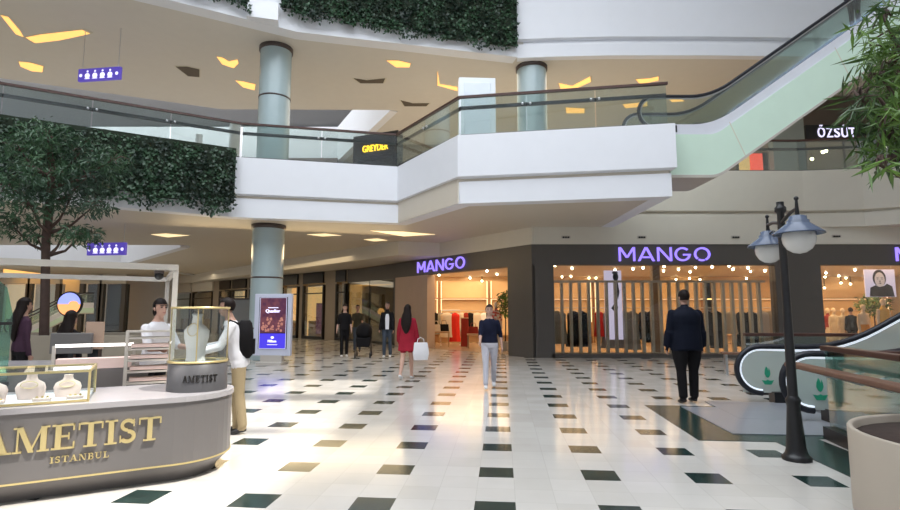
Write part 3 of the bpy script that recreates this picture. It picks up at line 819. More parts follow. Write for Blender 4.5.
# raised planter wall behind the kiosk
pl = thing('raised_planter', 'long low beige planter wall behind the kiosk round the tree', 'planter', (-7.6, 9.7, 0), 0)
b = MB(); b.box((-.6, -.75, .54), (6.6, .12, 1.08)); b.box((-.6, .75, .54), (6.6, .12, 1.08)); b.box((2.65, 0, .54), (.12, 1.4, 1.08)); b.box((-3.85, 0, .54), (.12, 1.4, 1.08)); b.build('wall_box', lowwall, pl)
b = MB(); b.box((-.6, 0, .90), (6.4, 1.4, .1)); b.build('soil', soil, pl)

# round planter and bamboo, right
pc = Vector((3.80, 3.72, 0))
t = thing('round_planter', 'large round beige planter full of soil, bottom right corner', 'planter', pc, 0)
b = MB(); b.lathe([(.93, 0), (.93, .02), (.93, .60), (.925, .61), (.90, .61), (.89, .595), (.87, .2)], n=48, M=Matrix.Translation((0, 0, 0))); b.build('pot', planterm, t)
b = MB(); b.lathe([(1e-4, .585), (.45, .575), (.885, .55), (.885, .52), (1e-4, .50)], n=32); b.build('soil', soil, t)
spec = []
rt = (3.95, 3.85, .68)
for px, py, rx, rz, n, Y in [(885, 20, .20, .2, 90, 3.6), (880, 75, .22, .22, 110, 3.7), (890, 112, .26, .2, 170, 3.5), (862, 100, .12, .1, 40, 3.6), (895, 60, .2, .3, 140, 3.8), (885, 140, .2, .12, 90, 3.6), (905, 90, .3, .5, 220, 3.9), (915, 30, .4, .4, 200, 3.9), (880, 165, .08, .07, 16, 3.4), (893, 160, .1, .12, 30, 3.5)]:
    spec.append((tp(px, py, Y), (rx, rx, rz), n, (3.85, 3.85, 2.3)))
tree(rt, spec, ([rt, (3.98, 3.9, 1.3), (3.9, 3.86, 2.0), (3.85, 3.85, 2.7), (3.8, 3.8, 3.6)], [.05, .045, .04, .03, .015]), 'weeping leafy plant with long bright green leaves, upper right corner', leaf_b, .17, .022, 4, 'potted_bamboo')

# ================================================================ PEOPLE
def person(name, label, loc, rz, H, top, legs_m, shoe, skinm=skin, hair='short', hairmat=None, arms=((0, 8, 10), (0, 8, 10)), legs=((0, 0), (0, 0)), lean=0,
           sleeve='long', hem=.92, build=1.0, skirt=None, barelegs=False, loose=0., group=None, cat='person', head_turn=0, detail=True, vox=.014, coatlen=None, hat=None, nopart=False, feet_z=0):
    """body facing -y. arms: (forward swing, outward, elbow bend) ; legs: (forward swing, knee bend)"""
    t = thing(name, label, cat, loc, rz, group)
    k = H / 1.75; W = build
    J = {}; segs = []
    ln = R(lean)
    def tor(x, y, z):
        dz = z - .95; return Vector((x, y - math.sin(ln) * dz, .95 + math.cos(ln) * dz))
    mb = MB()
    def ell(c, rx, ry, n=18, ax=None):
        return [Vector((c[0] + rx * math.cos(2 * PI * i / n), c[1] + ry * math.sin(2 * PI * i / n), c[2])) for i in range(n)]
    e_ = loose * .5
    tr_ = [(.86, .13, .10), (.92, .165, .115), (1.0, .165, .115), (1.08, .150, .105), (1.16, .148, .105), (1.27, .165, .115), (1.35, .172, .110), (1.405, .150, .095), (1.44, .110, .078), (1.47, .072, .064), (1.495, .055, .055)]
    mb.loft([ell(tor(0, .0, z), (rx + e_) * W, (ry + e_) * W) for z, rx, ry in tr_])
    if coatlen: mb.loft([ell(tor(0, 0, z), rx * W, ry * W) for z, rx, ry in ((coatlen, .19, .135), (1.0, .185, .135), (1.12, .172, .128), (1.3, .182, .126), (1.38, .165, .108), (1.43, .12, .085), (1.465, .08, .07))])
    if skirt: mb.loft([ell(tor(0, 0, z), rx, ry) for z, rx, ry in ((skirt[0], skirt[1], skirt[1] * .72), ((skirt[0] + 1.0) / 2, (skirt[1] + .16) / 2 + .02, .13), (1.0, .175, .125), (1.14, .15, .11))])
    segs.append(('torso', tor(0, 0, .95), tor(0, 0, 1.42), .15))
    nk0, nk1 = tor(0, 0, 1.46), tor(0, -.015, 1.56)
    mb.tube([nk0, nk1], [.062, .052], 14); segs.append(('neck', nk0 + Vector((0, 0, .03)), nk1, .075))
    # head
    hc = tor(0, -.02, 1.645); Hd = Matrix.Translation(hc) @ Matrix.Rotation(R(head_turn), 4, 'Z')
    mb.ball((0, .012, .02), (.074, .092, .098), 16, 12, M=Hd); mb.ball((0, -.022, -.045), (.056, .066, .070), 14, 10, M=Hd)
    mb.add(*[[(-.014, -.080, -.022), (.014, -.080, -.022), (0, -.118, -.026), (0, -.086, .028), (-.012, -.07, -.04), (.012, -.07, -.04)], [(0, 2, 3), (2, 1, 3), (0, 4, 2), (4, 5, 2), (5, 1, 2), (0, 3, 1), (0, 1, 5, 4)]], M=Hd)
    for s_ in (-1, 1): mb.ball((s_ * .076, .012, -.008), (.014, .022, .032), 8, 6, M=Hd)
    segs.append(('head', Hd @ Vector((0, 0, .03)), Hd @ Vector((0, -.01, -.05)), .08))
    # arms
    for s_, (fw, outw, eb) in zip((-1, 1), arms):
        sh = tor(s_ * .158 * W, 0, 1.385)
        fwd = R(fw); ow = R(outw)
        d = Vector((s_ * math.sin(ow), -math.sin(fwd) * math.cos(ow), -math.cos(fwd) * math.cos(ow)))
        el = sh + d * .285
        f2 = R(fw + eb); d2 = Vector((s_ * math.sin(ow) * .4, -math.sin(f2), -math.cos(f2))).normalized()
        wr = el + d2 * .245
        ra = min(.068, .048 * W + (loose if sleeve else 0) * .6)
        rf = (.038 * W + loose * .6) if sleeve == 'long' else .036
        mb.ball(sh, ra * 1.05, 12, 8)
        mb.tube([sh, sh + d * .14, el], [ra * 1.02, ra, ra * .86], 12); mb.ball(el, ra * .86, 10, 8)
        mb.tube([el, el + d2 * .1, wr], [max(rf, ra * .8), rf, rf * .72 if sleeve != 'long' else rf * .9], 12)
        # palm + fingers
        side = d2.cross(Vector((s_ * 1.0, 0, 0))); side = (side.normalized() if side.length > .1 else Vector((0, -1, 0)))
        if side.y > 0: side = -side
        pe = wr + d2 * .085
        mb.tube([wr - d2 * .02, wr + d2 * .03, pe], [.024, .034, .034], 10, flat=.6)
        inn = Vector((-s_, 0, 0))
        if nopart is False:
            for fi, (off_, fl) in enumerate(((.026, .066), (.009, .075), (-.009, .07), (-.026, .056))):
                a_ = pe + side * off_ - d2 * .012; b_ = a_ + d2 * fl * .55 + inn * .008; c_ = b_ + d2 * fl * .4 + inn * .022
                mb.tube([a_, b_, c_], [.0105, .0095, .0075], 6)
            a_ = wr + d2 * .025 + side * .025; mb.tube([a_, a_ + side * .028 + d2 * .03, a_ + side * .034 + d2 * .058], [.013, .011, .009], 6)
        segs.append(('uparm', sh, el, ra)); segs.append(('forearm', el, wr, rf)); segs.append(('hand', wr + d2 * .015, wr + d2 * .15, .03))
    # legs
    for s_, (sw, kb) in zip((-1, 1), legs):
        hp = Vector((s_ * .085 * W, 0, .90)); a = R(sw)
        d = Vector((0, -math.sin(a), -math.cos(a))); kn = hp + d * .41
        a2 = R(sw - kb); d2 = Vector((0, -math.sin(a2), -math.cos(a2))); an = kn + d2 * .41
        lo_ = 0 if barelegs else loose * .55
        q = [.086 * W + lo_, .072 * W + lo_, .054 + lo_]; 
        mb.ball(hp, q[0], 12, 8)
        mb.tube([hp, hp + d * .2, kn], q, 14); mb.ball(kn, q[2], 10, 8)
        c_ = [.054 + lo_, (.053 if barelegs else .056 + lo_), (.034 if barelegs else .046 + lo_)]
        mb.tube([kn, kn + d2 * .13, an], c_, 14)
        # foot
        tilt = max(0, -(sw - kb)) * .8
        fr = Matrix.Translation(an) @ Matrix.Rotation(R(tilt), 4, 'X')
        mb.tube([fr @ Vector((0, .045, -.045)), fr @ Vector((0, -.02, -.045)), fr @ Vector((0, -.10, -.055)), fr @ Vector((0, -.165, -.062))], [.036, .043, .044, .026], 12, flat=.75)
        mb.tube([an, fr @ Vector((0, .01, -.04))], [.036, .038], 10)
        segs.append(('thigh', hp, kn, q[0])); segs.append(('shin', kn, an, c_[1])); segs.append(('foot', fr @ Vector((0, .03, -.05)), fr @ Vector((0, -.15, -.06)), .04))
    zmin = min(v.z for v in mb.v)
    me = mb.mesh('body', [skinm])
    ob = bpy.data.objects.new('tmp', me); COL.objects.link(ob)
    md = ob.modifiers.new('r', 'REMESH'); md.mode = 'VOXEL'; md.voxel_size = vox; md.use_smooth_shade = True
    sm_ = ob.modifiers.new('s', 'SMOOTH'); sm_.factor = .5; sm_.iterations = 2
    bpy.context.view_layer.update()
    m2 = bpy.data.meshes.new_from_object(ob.evaluated_get(bpy.context.evaluated_depsgraph_get()))
    bpy.data.objects.remove(ob); m2.name = 'body'
    m2.materials.clear()
    for mm in (skinm, top, legs_m, shoe): m2.materials.append(mm)
    def dist(p, a, b):
        ab = b - a; u = max(0, min(1, (p - a).dot(ab) / ab.length_squared)); return (p - a - ab * u).length
    for f in m2.polygons:
        p = f.center; best = min(segs, key=lambda s__: dist(p, s__[1], s__[2]) - s__[3])[0]
        if best in ('head', 'neck', 'hand'): i = 0
        elif best == 'torso': i = 1 if p.z > hem else 2
        elif best == 'uparm': i = 1 if sleeve else 0
        elif best == 'forearm': i = 1 if sleeve == 'long' else 0
        elif best == 'foot': i = 3
        else:
            i = 0 if barelegs else 2
            if p.z > hem: i = 1
        if i == 1 and best in ('torso', 'uparm') and math.hypot(p.x, p.y - tor(0, 0, 1.47).y) < .10 and (p.z > 1.47 * math.cos(ln) + .95 * (1 - math.cos(ln))): i = 0
        if skirt and best in ('thigh', 'shin', 'torso') and p.z > skirt[0] - .01: i = 1 if (p.z > hem) else 2
        if coatlen and best in ('thigh', 'torso') and p.z > coatlen: i = 1
        f.material_index = i; f.use_smooth = True
    body = bpy.data.objects.new('body', m2); COL.objects.link(body); body.parent = t
    off_ = -zmin
    t.scale = (k, k, k); 
    Ms = Matrix.Translation((0, 0, off_))
    for v in m2.vertices: v.co.z += off_
    def sub(name, mbx, mt):
        mbx.v = [Ms @ v for v in mbx.v]; return mbx.build(name, mt, t)
    # face marks
    if hair is not None or detail:
        if skinm is not manneq:
            e2 = MB()
            for s_ in (-1, 1): e2.ball((s_ * .030, -.076, .010), (.014, .010, .008), 8, 6, M=Hd); e2.box((s_ * .032, -.080, .032), (.034, .012, .008), M=Hd)
            sub('eyes', e2, eyem)
            e2 = MB(); e2.ball((0, -.084, -.058), (.022, .008, .006), 8, 6, M=Hd); sub('lips', e2, lipm)
    hm = hairmat or hairm
    if hair in ('short', 'long', 'bob', 'pony'):
        h = MB(); n, m = 20, 14; vs = []; rx, ry, rz_ = .084, .104, .108
        for i in range(m + 1):
            th = PI * i / m
            for j in range(n):
                ph = 2 * PI * j / n
                x, y, z = rx * math.sin(th) * math.cos(ph), ry * math.sin(th) * math.sin(ph), rz_ * math.cos(th)
                wob = 1 + .02 * math.sin(7 * ph + 3 * th); vs.append((x * wob, y * wob + .014, z * wob + .026))
        fs = []
        for i in range(m):
            for j in range(n):
                q = [i * n + j, i * n + (j + 1) % n, (i + 1) * n + (j + 1) % n, (i + 1) * n + j]
                c_ = sum((Vector(vs[x]) for x in q), Vector()) / 4
                face = c_.y < -.015 and c_.z < .075 - (.02 if hair != 'short' else 0)
                lowc = c_.z < (-.045 if hair == 'short' else -.07)
                if not face and not lowc and not (c_.y < .012 and c_.z < -.01 and hair == 'short'): fs.append(q)
        h.add(vs, fs, True, M=Hd)
        if hair == 'long':
            rg = []
            for z, y, rx2, ry2 in ((.06, .03, .084, .088), (-.05, .05, .092, .078), (-.13, .085, .118, .07), (-.22, .12, .135, .055), (-.34, .14, .13, .045), (-.45, .14, .10, .035), (-.54, .13, .055, .025), (-.58, .125, .012, .01)):
                rg.append([Hd @ Vector((rx2 * math.cos(2 * PI * i / 16) * (1 + .05 * math.sin(i * 3)), y + ry2 * math.sin(2 * PI * i / 16), z)) for i in range(16)])
            h.loft(rg)
        if hair == 'bob' or hair == 'pony':
            h.ball((0, .045, -.04), (.074, .062, .085), 14, 10, M=Hd)
        if hair == 'pony':
            h.tube([Hd @ Vector((0, .10, .02)), Hd @ Vector((0, .15, -.04)), Hd @ Vector((0, .14, -.14)), Hd @ Vector((0, .12, -.22))], [.03, .036, .03, .008], 10)
        sub('hair', h, hm)
    J['hands'] = None
    return t

def stand(px, pyfoot):
    p = atZ(px, pyfoot, 0); return (p.x, p.y, 0)
# man in the dark suit, seen from behind
p = stand(689, 403)
person('person', 'person in dark suit standing with back to the camera, near the shop window', p, R(180 + 4), 1.80, suit, blackc, shoeb, skin_d, 'short', build=1.34, loose=.036, coatlen=.82, hem=.8, arms=((2, 11, 8), (0, 12, 10)), legs=((4, 2), (-3, 2)))
# navy polo man walking to the camera
p = stand(490, 388.5)
person('person', 'person in navy polo shirt and light grey trousers walking toward the camera', p, R(-3), 1.60, navy, ltgrey, shoew, skin, 'short', hair_s, build=1.05, loose=.012, sleeve='short', hem=.96, arms=((24, 6, 30), (-12, 14, 22)), legs=((20, 5), (-15, 12)))
# woman in crimson
p = stand(407, 379)
wr_ = person('person', 'person with long dark hair in crimson coat seen from behind, carrying white bag', p, R(168), 1.62, redc, redc, shoew, skin, 'long', build=.96, loose=.03, skirt=(.66, .235), barelegs=True, hem=.62, arms=((8, 12, 10), (4, 14, 12)), legs=((8, 2), (-14, 12)))
t = thing('shopping_bag', 'white shopping bag held by the person in crimson', 'bag', (p[0] + .30, p[1] - .05, .42), R(14))
m = MB(); m.loft([[(-.15, -.06, 0), (.15, -.06, 0), (.15, .06, 0), (-.15, .06, 0)], [(-.18, -.09, .15), (.18, -.07, .15), (.18, .08, .15), (-.17, .07, .15)], [(-.15, -.04, .38), (.15, -.03, .38), (.15, .03, .38), (-.14, .03, .38)]]); m.build('bag_body', whitec, t, bev=.01)
for y in (-.02, .02):
    m = MB(); m.tube([(-.08, y, .37), (-.06, y, .46), (0, y, .49), (.06, y, .46), (.08, y, .37)], .006, 6); m.build('handle', whitec, t)
# group near the left of the entrance
p = stand(344, 357)
person('person', 'person with long hair in black top and trousers beside the stroller', p, R(12), 1.72, blackc, blackc, shoew, skin, 'long', loose=.012, sleeve='short', arms=((5, 14, 12), (10, 10, 15)), legs=((6, 2), (-6, 4)), vox=.018)
p = stand(357, 352)
person('person', 'person in dark olive shirt pushing the black stroller', p, R(5), 1.72, olive, jeans, shoeb, skin_d, 'short', loose=.012, sleeve='short', arms=((35, 6, 40), (35, 6, 40)), legs=((8, 3), (-8, 6)), vox=.018)
p = stand(387, 357.5)
person('person', 'bearded person in open black jacket over white shirt and grey jeans', p, R(-4), 1.78, blackc, jeans, shoew, skin_d, 'short', loose=.016, arms=((6, 9, 20), (4, 9, 20)), legs=((5, 2), (-6, 4)), vox=.018, coatlen=.88)
t = thing('shirt_front', 'white shirt front of the person in the open black jacket', 'shirt', (p[0] + .01, p[1] - .152, 1.02), R(-4))
m = MB(); m.vprism([(-.055, -.10), (.055, -.10), (.065, .28), (.04, .40), (-.04, .40), (-.065, .28)], -.012, .02); m.build('shirt_panel', whitec, t)
# stroller
p = stand(364, 357)
t = thing('stroller', 'black baby stroller with hood in front of the person in olive shirt', 'stroller', (p[0], p[1] - .1, 0), R(5))
m = MB(); m.loft([[(-.20, -.3, .35), (.2, -.3, .35), (.2, .25, .42), (-.2, .25, .42)], [(-.24, -.28, .62), (.24, -.28, .62), (.24, .32, .75), (-.24, .32, .75)]]); m.build('seat', blackc, t, bev=.02)
m = MB(); m.ball((0, .08, .82), (.27, .33, .32), 16, 10); m.build('hood', blackc, t)
m = MB()
for s_ in (-.24, .24): m.tube([(s_, -.4, .1), (s_, .1, .5), (s_, .45, 1.0)], .014, 6); m.tube([(s_, .35, .1), (s_, .1, .5)], .014, 6)
m.tube([(-.24, .45, 1.0), (.24, .45, 1.0)], .018, 8); m.build('frame', black, t)
for x in (-.24, .24):
    for y in (-.4, .35):
        m = MB(); m.ring((0, 0, 0), .10, .05, -.02, .02, 16, M=Matrix.Translation((x, y, .10)) @ Matrix.Rotation(R(90), 4, 'Y')); m.build('wheel', rubber, t)

# kiosk people
p = (atZ(158, 440, 0).x, 6.6, 0)
sl = person('person', 'kiosk assistant with tied dark hair in white blouse and black trousers', (atY(155, 330, 6.55).x, 6.55, 0), R(62), 1.60, whitec, blackc, shoeb, skin, 'bob', loose=.014, arms=((28, 8, 60), (32, 8, 55)), lean=6, sleeve='short', head_turn=-4)
cu = person('person', 'customer in white shirt and khaki trousers leaning over the kiosk, black backpack', (atZ(238, 433, 0).x - .02, 6.75, 0), R(-72), 1.62, whitec, khaki, shoeb, skin_d, 'short', loose=.022, arms=((30, 8, 50), (26, 8, 50)), lean=14, hem=.84, legs=((2, 4), (-3, 5)))
bk = thing('backpack', 'black backpack on the customer in white shirt', 'backpack', (cu.location.x + .0, 6.76, .98), R(-72))
m = MB(); m.loft([[(x*a_, .05+y*b_, z) for x,y in ((-.15,-.04),(-.1,-.08),(.1,-.08),(.15,-.04),(.15,.05),(.1,.09),(-.1,.09),(-.15,.05))] for z,a_,b_ in ((-.08,.8,.8),(-.04,1,1.1),(.2,1,1.1),(.34,.85,.9),(.38,.6,.6))]); m.build('bag_body', blackc, bk)
m = MB(); m.box((0, .15, .06), (.2, .05, .18)); m.build('pocket', blackc, bk)
for s_ in (-.09, .09):
    m = MB(); m.tube([(s_, .0, .33), (s_, -.12, .38), (s_, -.21, .26)], .016, 6); m.build('strap', blackc, bk)

# ================================================================ KIOSK
KO = Vector((-2.67, 4.61)); ka = math.atan2(.49, .87)
kio = thing('jewellery_counter', 'long grey rounded kiosk counter with gold lettering and gold stripe', 'counter', (KO.x, KO.y, 0), ka)
def stadium(a0, a1, b0, b1, ins=0, n=20):
    r = (b1 - b0) / 2 - ins; cb = (b0 + b1) / 2
    return [(a0, b0 + ins)] + [(a1 + r * math.cos(R(x)), cb + r * math.sin(R(x))) for x in [(-90 + 180 * i / n) for i in range(n + 1)]] + [(a0, b1 - ins)]
kb = stadium(-3.4, .34, 0, 1.05)
m = MB(); m.prism(kb, .15, .68); m.build('counter_body', kioskg, kio)
m = MB(); m.prism(stadium(-3.4, .34, 0, 1.05, .006), .142, .152); 
m = MB()
m.prism(stadium(-3.4, .34, 0, 1.05, -.006), .152, .166); m.build('gold_stripe', gold, kio)
rings = []
for z, ins in ((0, .13), (.05, .11), (.10, .05), (.145, .01)):
    rings.append([(x, y, z) for x, y in stadium(-3.4, .34, 0, 1.05, ins)])
m = MB(); m.loft(rings); m.build('plinth', kioskg, kio)
m = MB(); m.prism(stadium(-3.4, .34, 0, 1.05, -.015), .68, .725); m.build('counter_top', kioskt, kio, bev=.008)
L, tot = word_polys('AMETIST', SERIF, .05)
# lettering: M starts at -.753, last T ends at .2445
lw = sum(SERIF[c][0] for c in 'METIST') + .05 * 5; sc = (.2445 + .753) / lw; x = -.753 - (SERIF['A'][0] + .05) * sc
for ch in 'AMETIST':
    w, ps = SERIF[ch]; m = MB()
    for i, pp in enumerate(ps): m.vprism([(x + a * sc, .386 + b * .19) for a, b in pp], -.022 - .0006 * (i % 3), .0)
    m.build('letter', gold, kio); x += (w + .05) * sc
lw = sum(SERIF[c][0] + .16 for c in 'ISTANBUL'); x = -.515; sc = .40 / lw
for ch in 'ISTANBUL':
    w, ps = SERIF[ch]; m = MB()
    for i, pp in enumerate(ps): m.vprism([(x + a * sc, .285 + b * .048) for a, b in pp], -.012 - .0005 * (i % 3), .0)
    m.build('letter', gold, kio); x += (w + .16) * sc
# glass display case on the counter
gc = thing('display_case', 'long glass jewellery case with gold edges on the grey counter', 'display case', (KO.x, KO.y, .725), ka)
m = MB(); m.box((-1.85, .10, .125), (3.1, .01, .25)); m.build('front_glass', g_clear, gc)
m = MB(); m.box((-1.85, .42, .252), (3.1, .66, .01)); m.build('top_glass', g_clear, gc)
m = MB(); m.box((-.30, .42, .125), (.01, .64, .25)); m.build('end_glass', g_clear, gc)
m = MB()
for a_, b_ in ((.10, .25), (.75, .25), (.10, .012)): m.box((-1.85, a_, b_), (3.1, .018, .018))
for a_ in (.10, .75): m.box((-.30, a_, .125), (.018, .018, .25))
m.box((-.30, .42, .25), (.018, .66, .018)); m.build('gold_edge', gold, gc)
m = MB(); m.box((-1.85, .42, .01), (3.08, .62, .015)); m.build('case_floor', whitec, gc)
def kpt(a, b, z=0): c, s_ = math.cos(ka), math.sin(ka); return (KO.x + a * c - b * s_, KO.y + a * s_ + b * c, z)
# jewellery stands
def bust(mb):
    rings = []
    for z, rx, ry, y in ((0, .085, .05, .02), (.03, .09, .045, .01), (.085, .10, .035, .0), (.12, .085, .03, .01), (.145, .04, .025, .015), (.17, .032, .028, .015), (.185, .034, .03, .015)):
        rings.append([(rx * math.cos(2 * PI * i / 18), y + ry * math.sin(2 * PI * i / 18), z) for i in range(18)])
    return mb.loft(rings)
b0 = thing('necklace_stand', 'pink velvet necklace stand in the glass case, right end of the row', 'jewellery stand', kpt(-.47, .36, .742), ka, 'necklace stands in the glass case')
o = bust(MB()).build('bust', busts, b0)
m = MB(); m.tube([(.05 * math.sin(R(a)) * 1.1, -.026 - .012 * abs(math.cos(R(a / 2))), .135 - .05 * math.cos(R(a / 2)) ** 2) for a in range(-180, 181, 24)], .003, 5); m.build('necklace', gold, b0)
names = ['second from the right', 'middle of the row', 'fourth from the right', 'fifth from the right', 'left end of the row']
for i, nme in enumerate(names):
    dup(b0, kpt(-.72 - .27 * i, .34 + .03 * (i % 2), .742), ka + R(random.uniform(-15, 15)), 'pink velvet necklace stand in the glass case, ' + nme, (1.1 + .15 * (i % 2), 1, 1 + .1 * ((i + 1) % 2)))
rb = thing('ring_tray', 'small cream ring tray in the glass case, right end', 'jewellery tray', kpt(-.40, .22, .742), ka, 'ring trays in the glass case')
m = MB(); m.box((0, 0, .012), (.12, .08, .024)); m.build('tray', busts, rb, bev=.004)
for i in range(3):
    m = MB(); m.ring((0, 0, 0), .010, .007, -.002, .002, 12, M=Matrix.Translation((-.035 + .035 * i, 0, .03)) @ Matrix.Rotation(R(90), 4, 'X')); m.build('ring', gold, rb)
for i, nme in enumerate(['beside the second stand', 'beside the middle stand', 'beside the fourth stand', 'beside the left stands']):
    dup(rb, kpt(-.62 - .3 * i, .2, .742), ka, 'small cream ring tray in the glass case, ' + nme)
# round case
dc = Vector(kpt(.545, .47))
rd = thing('round_display_case', 'round glass showcase with gold rims on a grey drum, on the counter end', 'display case', (dc.x, dc.y, .725), 0)
rr = .262
m = MB(); m.lathe([(rr + .005, 0), (rr, .25), (rr - .02, .262)], n=40); m.build('drum', mat('drum_grey', (.085, .083, .088), .4), rd)
m = MB(); m.ring((0, 0, .26), rr + .004, rr - .03, 0, .018, 40); m.build('gold_rim', gold, rd)
m = MB(); m.ring((0, 0, .765), rr + .004, rr - .03, 0, .018, 40); m.build('gold_rim', gold, rd)
m = MB(); m.lathe([(rr - .006, .275), (rr - .006, .77)], n=40); m.v = m.v; m.build('glass_wall', g_clear, rd)
m = MB(); m.lathe([(1e-4, .777), (rr - .03, .777), (rr - .03, .783), (1e-4, .783)], n=32); m.build('glass_lid', g_clear, rd)
for a in (20, 200, 290, 110):
    m = MB(); m.tube([((rr - .01) * math.cos(R(a)), (rr - .01) * math.sin(R(a)), .27), ((rr - .01) * math.cos(R(a)), (rr - .01) * math.sin(R(a)), .77)], .006, 6); m.build('gold_post', gold, rd)
def wrapf(v):
    a = -PI / 2 + R(30) + v.x / rr; r_ = rr + .002 - v.y
    return Vector((r_ * math.cos(a), r_ * math.sin(a), v.z))
stroke_word('letter', 'AMETIST', SERIF, .30, .062, Matrix.Translation((0, 0, .125)), mat('letter_dark', (.04, .035, .03), .3, metal=.5), rd, ext=.006, wrap=wrapf)
bw = thing('necklace_bust', 'white necklace bust inside the round glass showcase', 'jewellery stand', (dc.x - .03, dc.y, .725 + .265), R(-10))
rings = []
for z, rx, ry in ((0, .10, .075), (.03, .09, .07), (.12, .095, .065), (.22, .125, .07), (.29, .13, .065), (.33, .09, .055), (.355, .05, .045), (.42, .042, .042), (.45, .05, .048), (.46, .03, .03)):
    rings.append([(rx * math.cos(2 * PI * i / 20), ry * math.sin(2 * PI * i / 20), z) for i in range(20)])
m = MB(); m.loft(rings); m.build('bust', bustw, bw)
m = MB(); m.tube([(.055 * math.sin(R(a)), -.05 - .02 * abs(math.cos(R(a / 2))), .36 - .12 * math.cos(R(a / 2)) ** 2) for a in range(-180, 181, 20)], .003, 5); m.build('necklace', gold, bw)
# pergola frame
pf = thing('kiosk_pergola', 'thin pale post and beam frame over the jewellery kiosk', 'frame', (KO.x, KO.y, 0), ka)
m = MB(); m.box((.33, .97, 1.33), (.05, .05, 1.21)); m.build('post', pale, pf)
m = MB(); m.box((.33, 3.3, .97), (.05, .05, 1.93)); m.build('post', pale, pf)
m = MB(); m.box((-2.1, .97, 1.92), (4.9, .06, .06)); m.build('beam', pale, pf)
m = MB(); m.box((-2.1, 3.3, 1.92), (4.9, .06, .06)); m.build('beam', pale, pf)
m = MB(); m.box((.33, 2.13, 1.92), (.05, 2.3, .05)); m.build('beam', pale, pf)
m = MB(); m.box((-2.0, 2.13, 1.92), (.05, 2.3, .05)); m.build('beam', pale, pf)
kc = thing('kiosk_camera', 'small black dome camera hanging from the kiosk frame corner', 'camera', kpt(.18, 1.02, 1.885), ka)
MB().ball((0, 0, -.05), .045, 12, 8).build('dome', black, kc); MB().box((0, 0, -.015), (.09, .07, .03)).build('mount', coll, kc)
# back shelves
bs = thing('display_shelf', 'white ladder-like shelf unit with jewellery trays behind the counter', 'shelf', kpt(-.06, 1.45, 0), ka)
for x in (-.02, .42):
    for y in (0, .22):
        m = MB(); m.box((x, y, .63), (.03, .03, 1.26)); m.build('upright', pale, bs)
for z in (.70, .82, .94, 1.06, 1.18, 1.25):
    m = MB(); m.box((.2, .11, z), (.44, .24, .018)); m.build('shelf', pale, bs)
for z in (.72, .84, .96, 1.08):
    MB().box((.2, .1, z + .018), (.36, .16, .035)).build('jewellery_tray', busts, bs)
lc = thing('back_counter', 'low grey back counter with a bright white light bar', 'counter', kpt(-.66, 1.78, 0), ka)
m = MB(); m.box((0, .2, .42), (1.6, .45, .84)); m.build('counter_body', kioskg, lc)
m = MB(); m.box((.28, .02, 1.10), (.72, .03, .03)); m.build('light_bar', mat('led_bar', (1, .95, .92), .5, emit=2.4, ecol=(1, .92, .9)), lc)
m = MB(); m.box((-.09, .02, .97), (.03, .03, .26)); m.box((.65, .02, .97), (.03, .03, .26)); m.build('bar_support', pale, lc)
m = MB(); m.box((.28, .12, .90), (.70, .2, .11)); m.build('jewellery_tray', busts, lc)
q = atY(71, 353, 6.7)
mo = thing('monitor', 'grey back of a till screen standing behind the counter', 'monitor', (q.x, 6.7, .84), R(8))
m = MB(); m.box((0, 0, .24), (.47, .05, .25)); m.build('screen_housing', kioskg, mo, bev=.01)
m = MB(); m.box((0, .02, .08), (.06, .05, .14)); m.build('neck', black, mo)
m = MB(); m.box((0, .04, .01), (.22, .16, .02)); m.build('foot', black, mo)
q = atY(95, 333, 6.85)
cb_ = thing('tan_card', 'tan upright card panel behind the till screen', 'panel', (q.x, 6.85, .84), R(8))
m = MB(); m.box((0, 0, .33), (.21, .02, .34)); m.build('card', mat('tan_card', (.55, .38, .28), .7), cb_)
m = MB(); m.box((0, .03, .08), (.12, .1, .16)); m.build('card_foot', black, cb_)
m = MB(); m.box((-.8, 0, .42), (1.9, .5, .84)); 
q2 = atY(60, 353, 6.15)
tb_ = thing('till_counter', 'low grey counter carrying the till screen', 'counter', (q2.x - .75, 6.8, 0), R(8))
m = MB(); m.box((0, 0, .405), (2.3, .62, .81)); m.build('counter_body', kioskg, tb_)
m = MB(); m.box((0, 0, .825), (2.34, .66, .03)); m.build('counter_top', kioskt, tb_)
q = atY(8, 320, 5.3)
sc_ = thing('glass_screen', 'teal glass screen at the left edge of the kiosk', 'screen', (q.x - .34, 5.3, .725), R(50))
m = MB(); m.vprism([(-.3, 0), (.3, 0), (.3, .72), (.24, .98), (.12, 1.10), (-.3, 1.12)], -.01, .01); m.build('glass_panel', g_teal, sc_)
m = MB(); m.box((0, 0, .62), (.62, .03, .03)); m.build('cross_rail', black, sc_)
m = MB(); m.box((0, 0, .02), (.62, .08, .04)); m.build('foot_rail', black, sc_)
# visitors beyond the kiosk
person('person', 'person with black hair standing behind the kiosk till screen', (atY(70, 330, 7.4).x, 7.4, 0), R(170), 1.46, blackc, blackc, shoeb, skin_d, 'long', vox=.02)
person('person', 'person in dark top at the far left behind the teal glass screen', (atY(23, 320, 8.3).x, 8.3, 0), R(150), 1.66, mat('cloth_plum', (.06, .03, .05), .8), blackc, shoeb, skin_d, 'long', vox=.02)

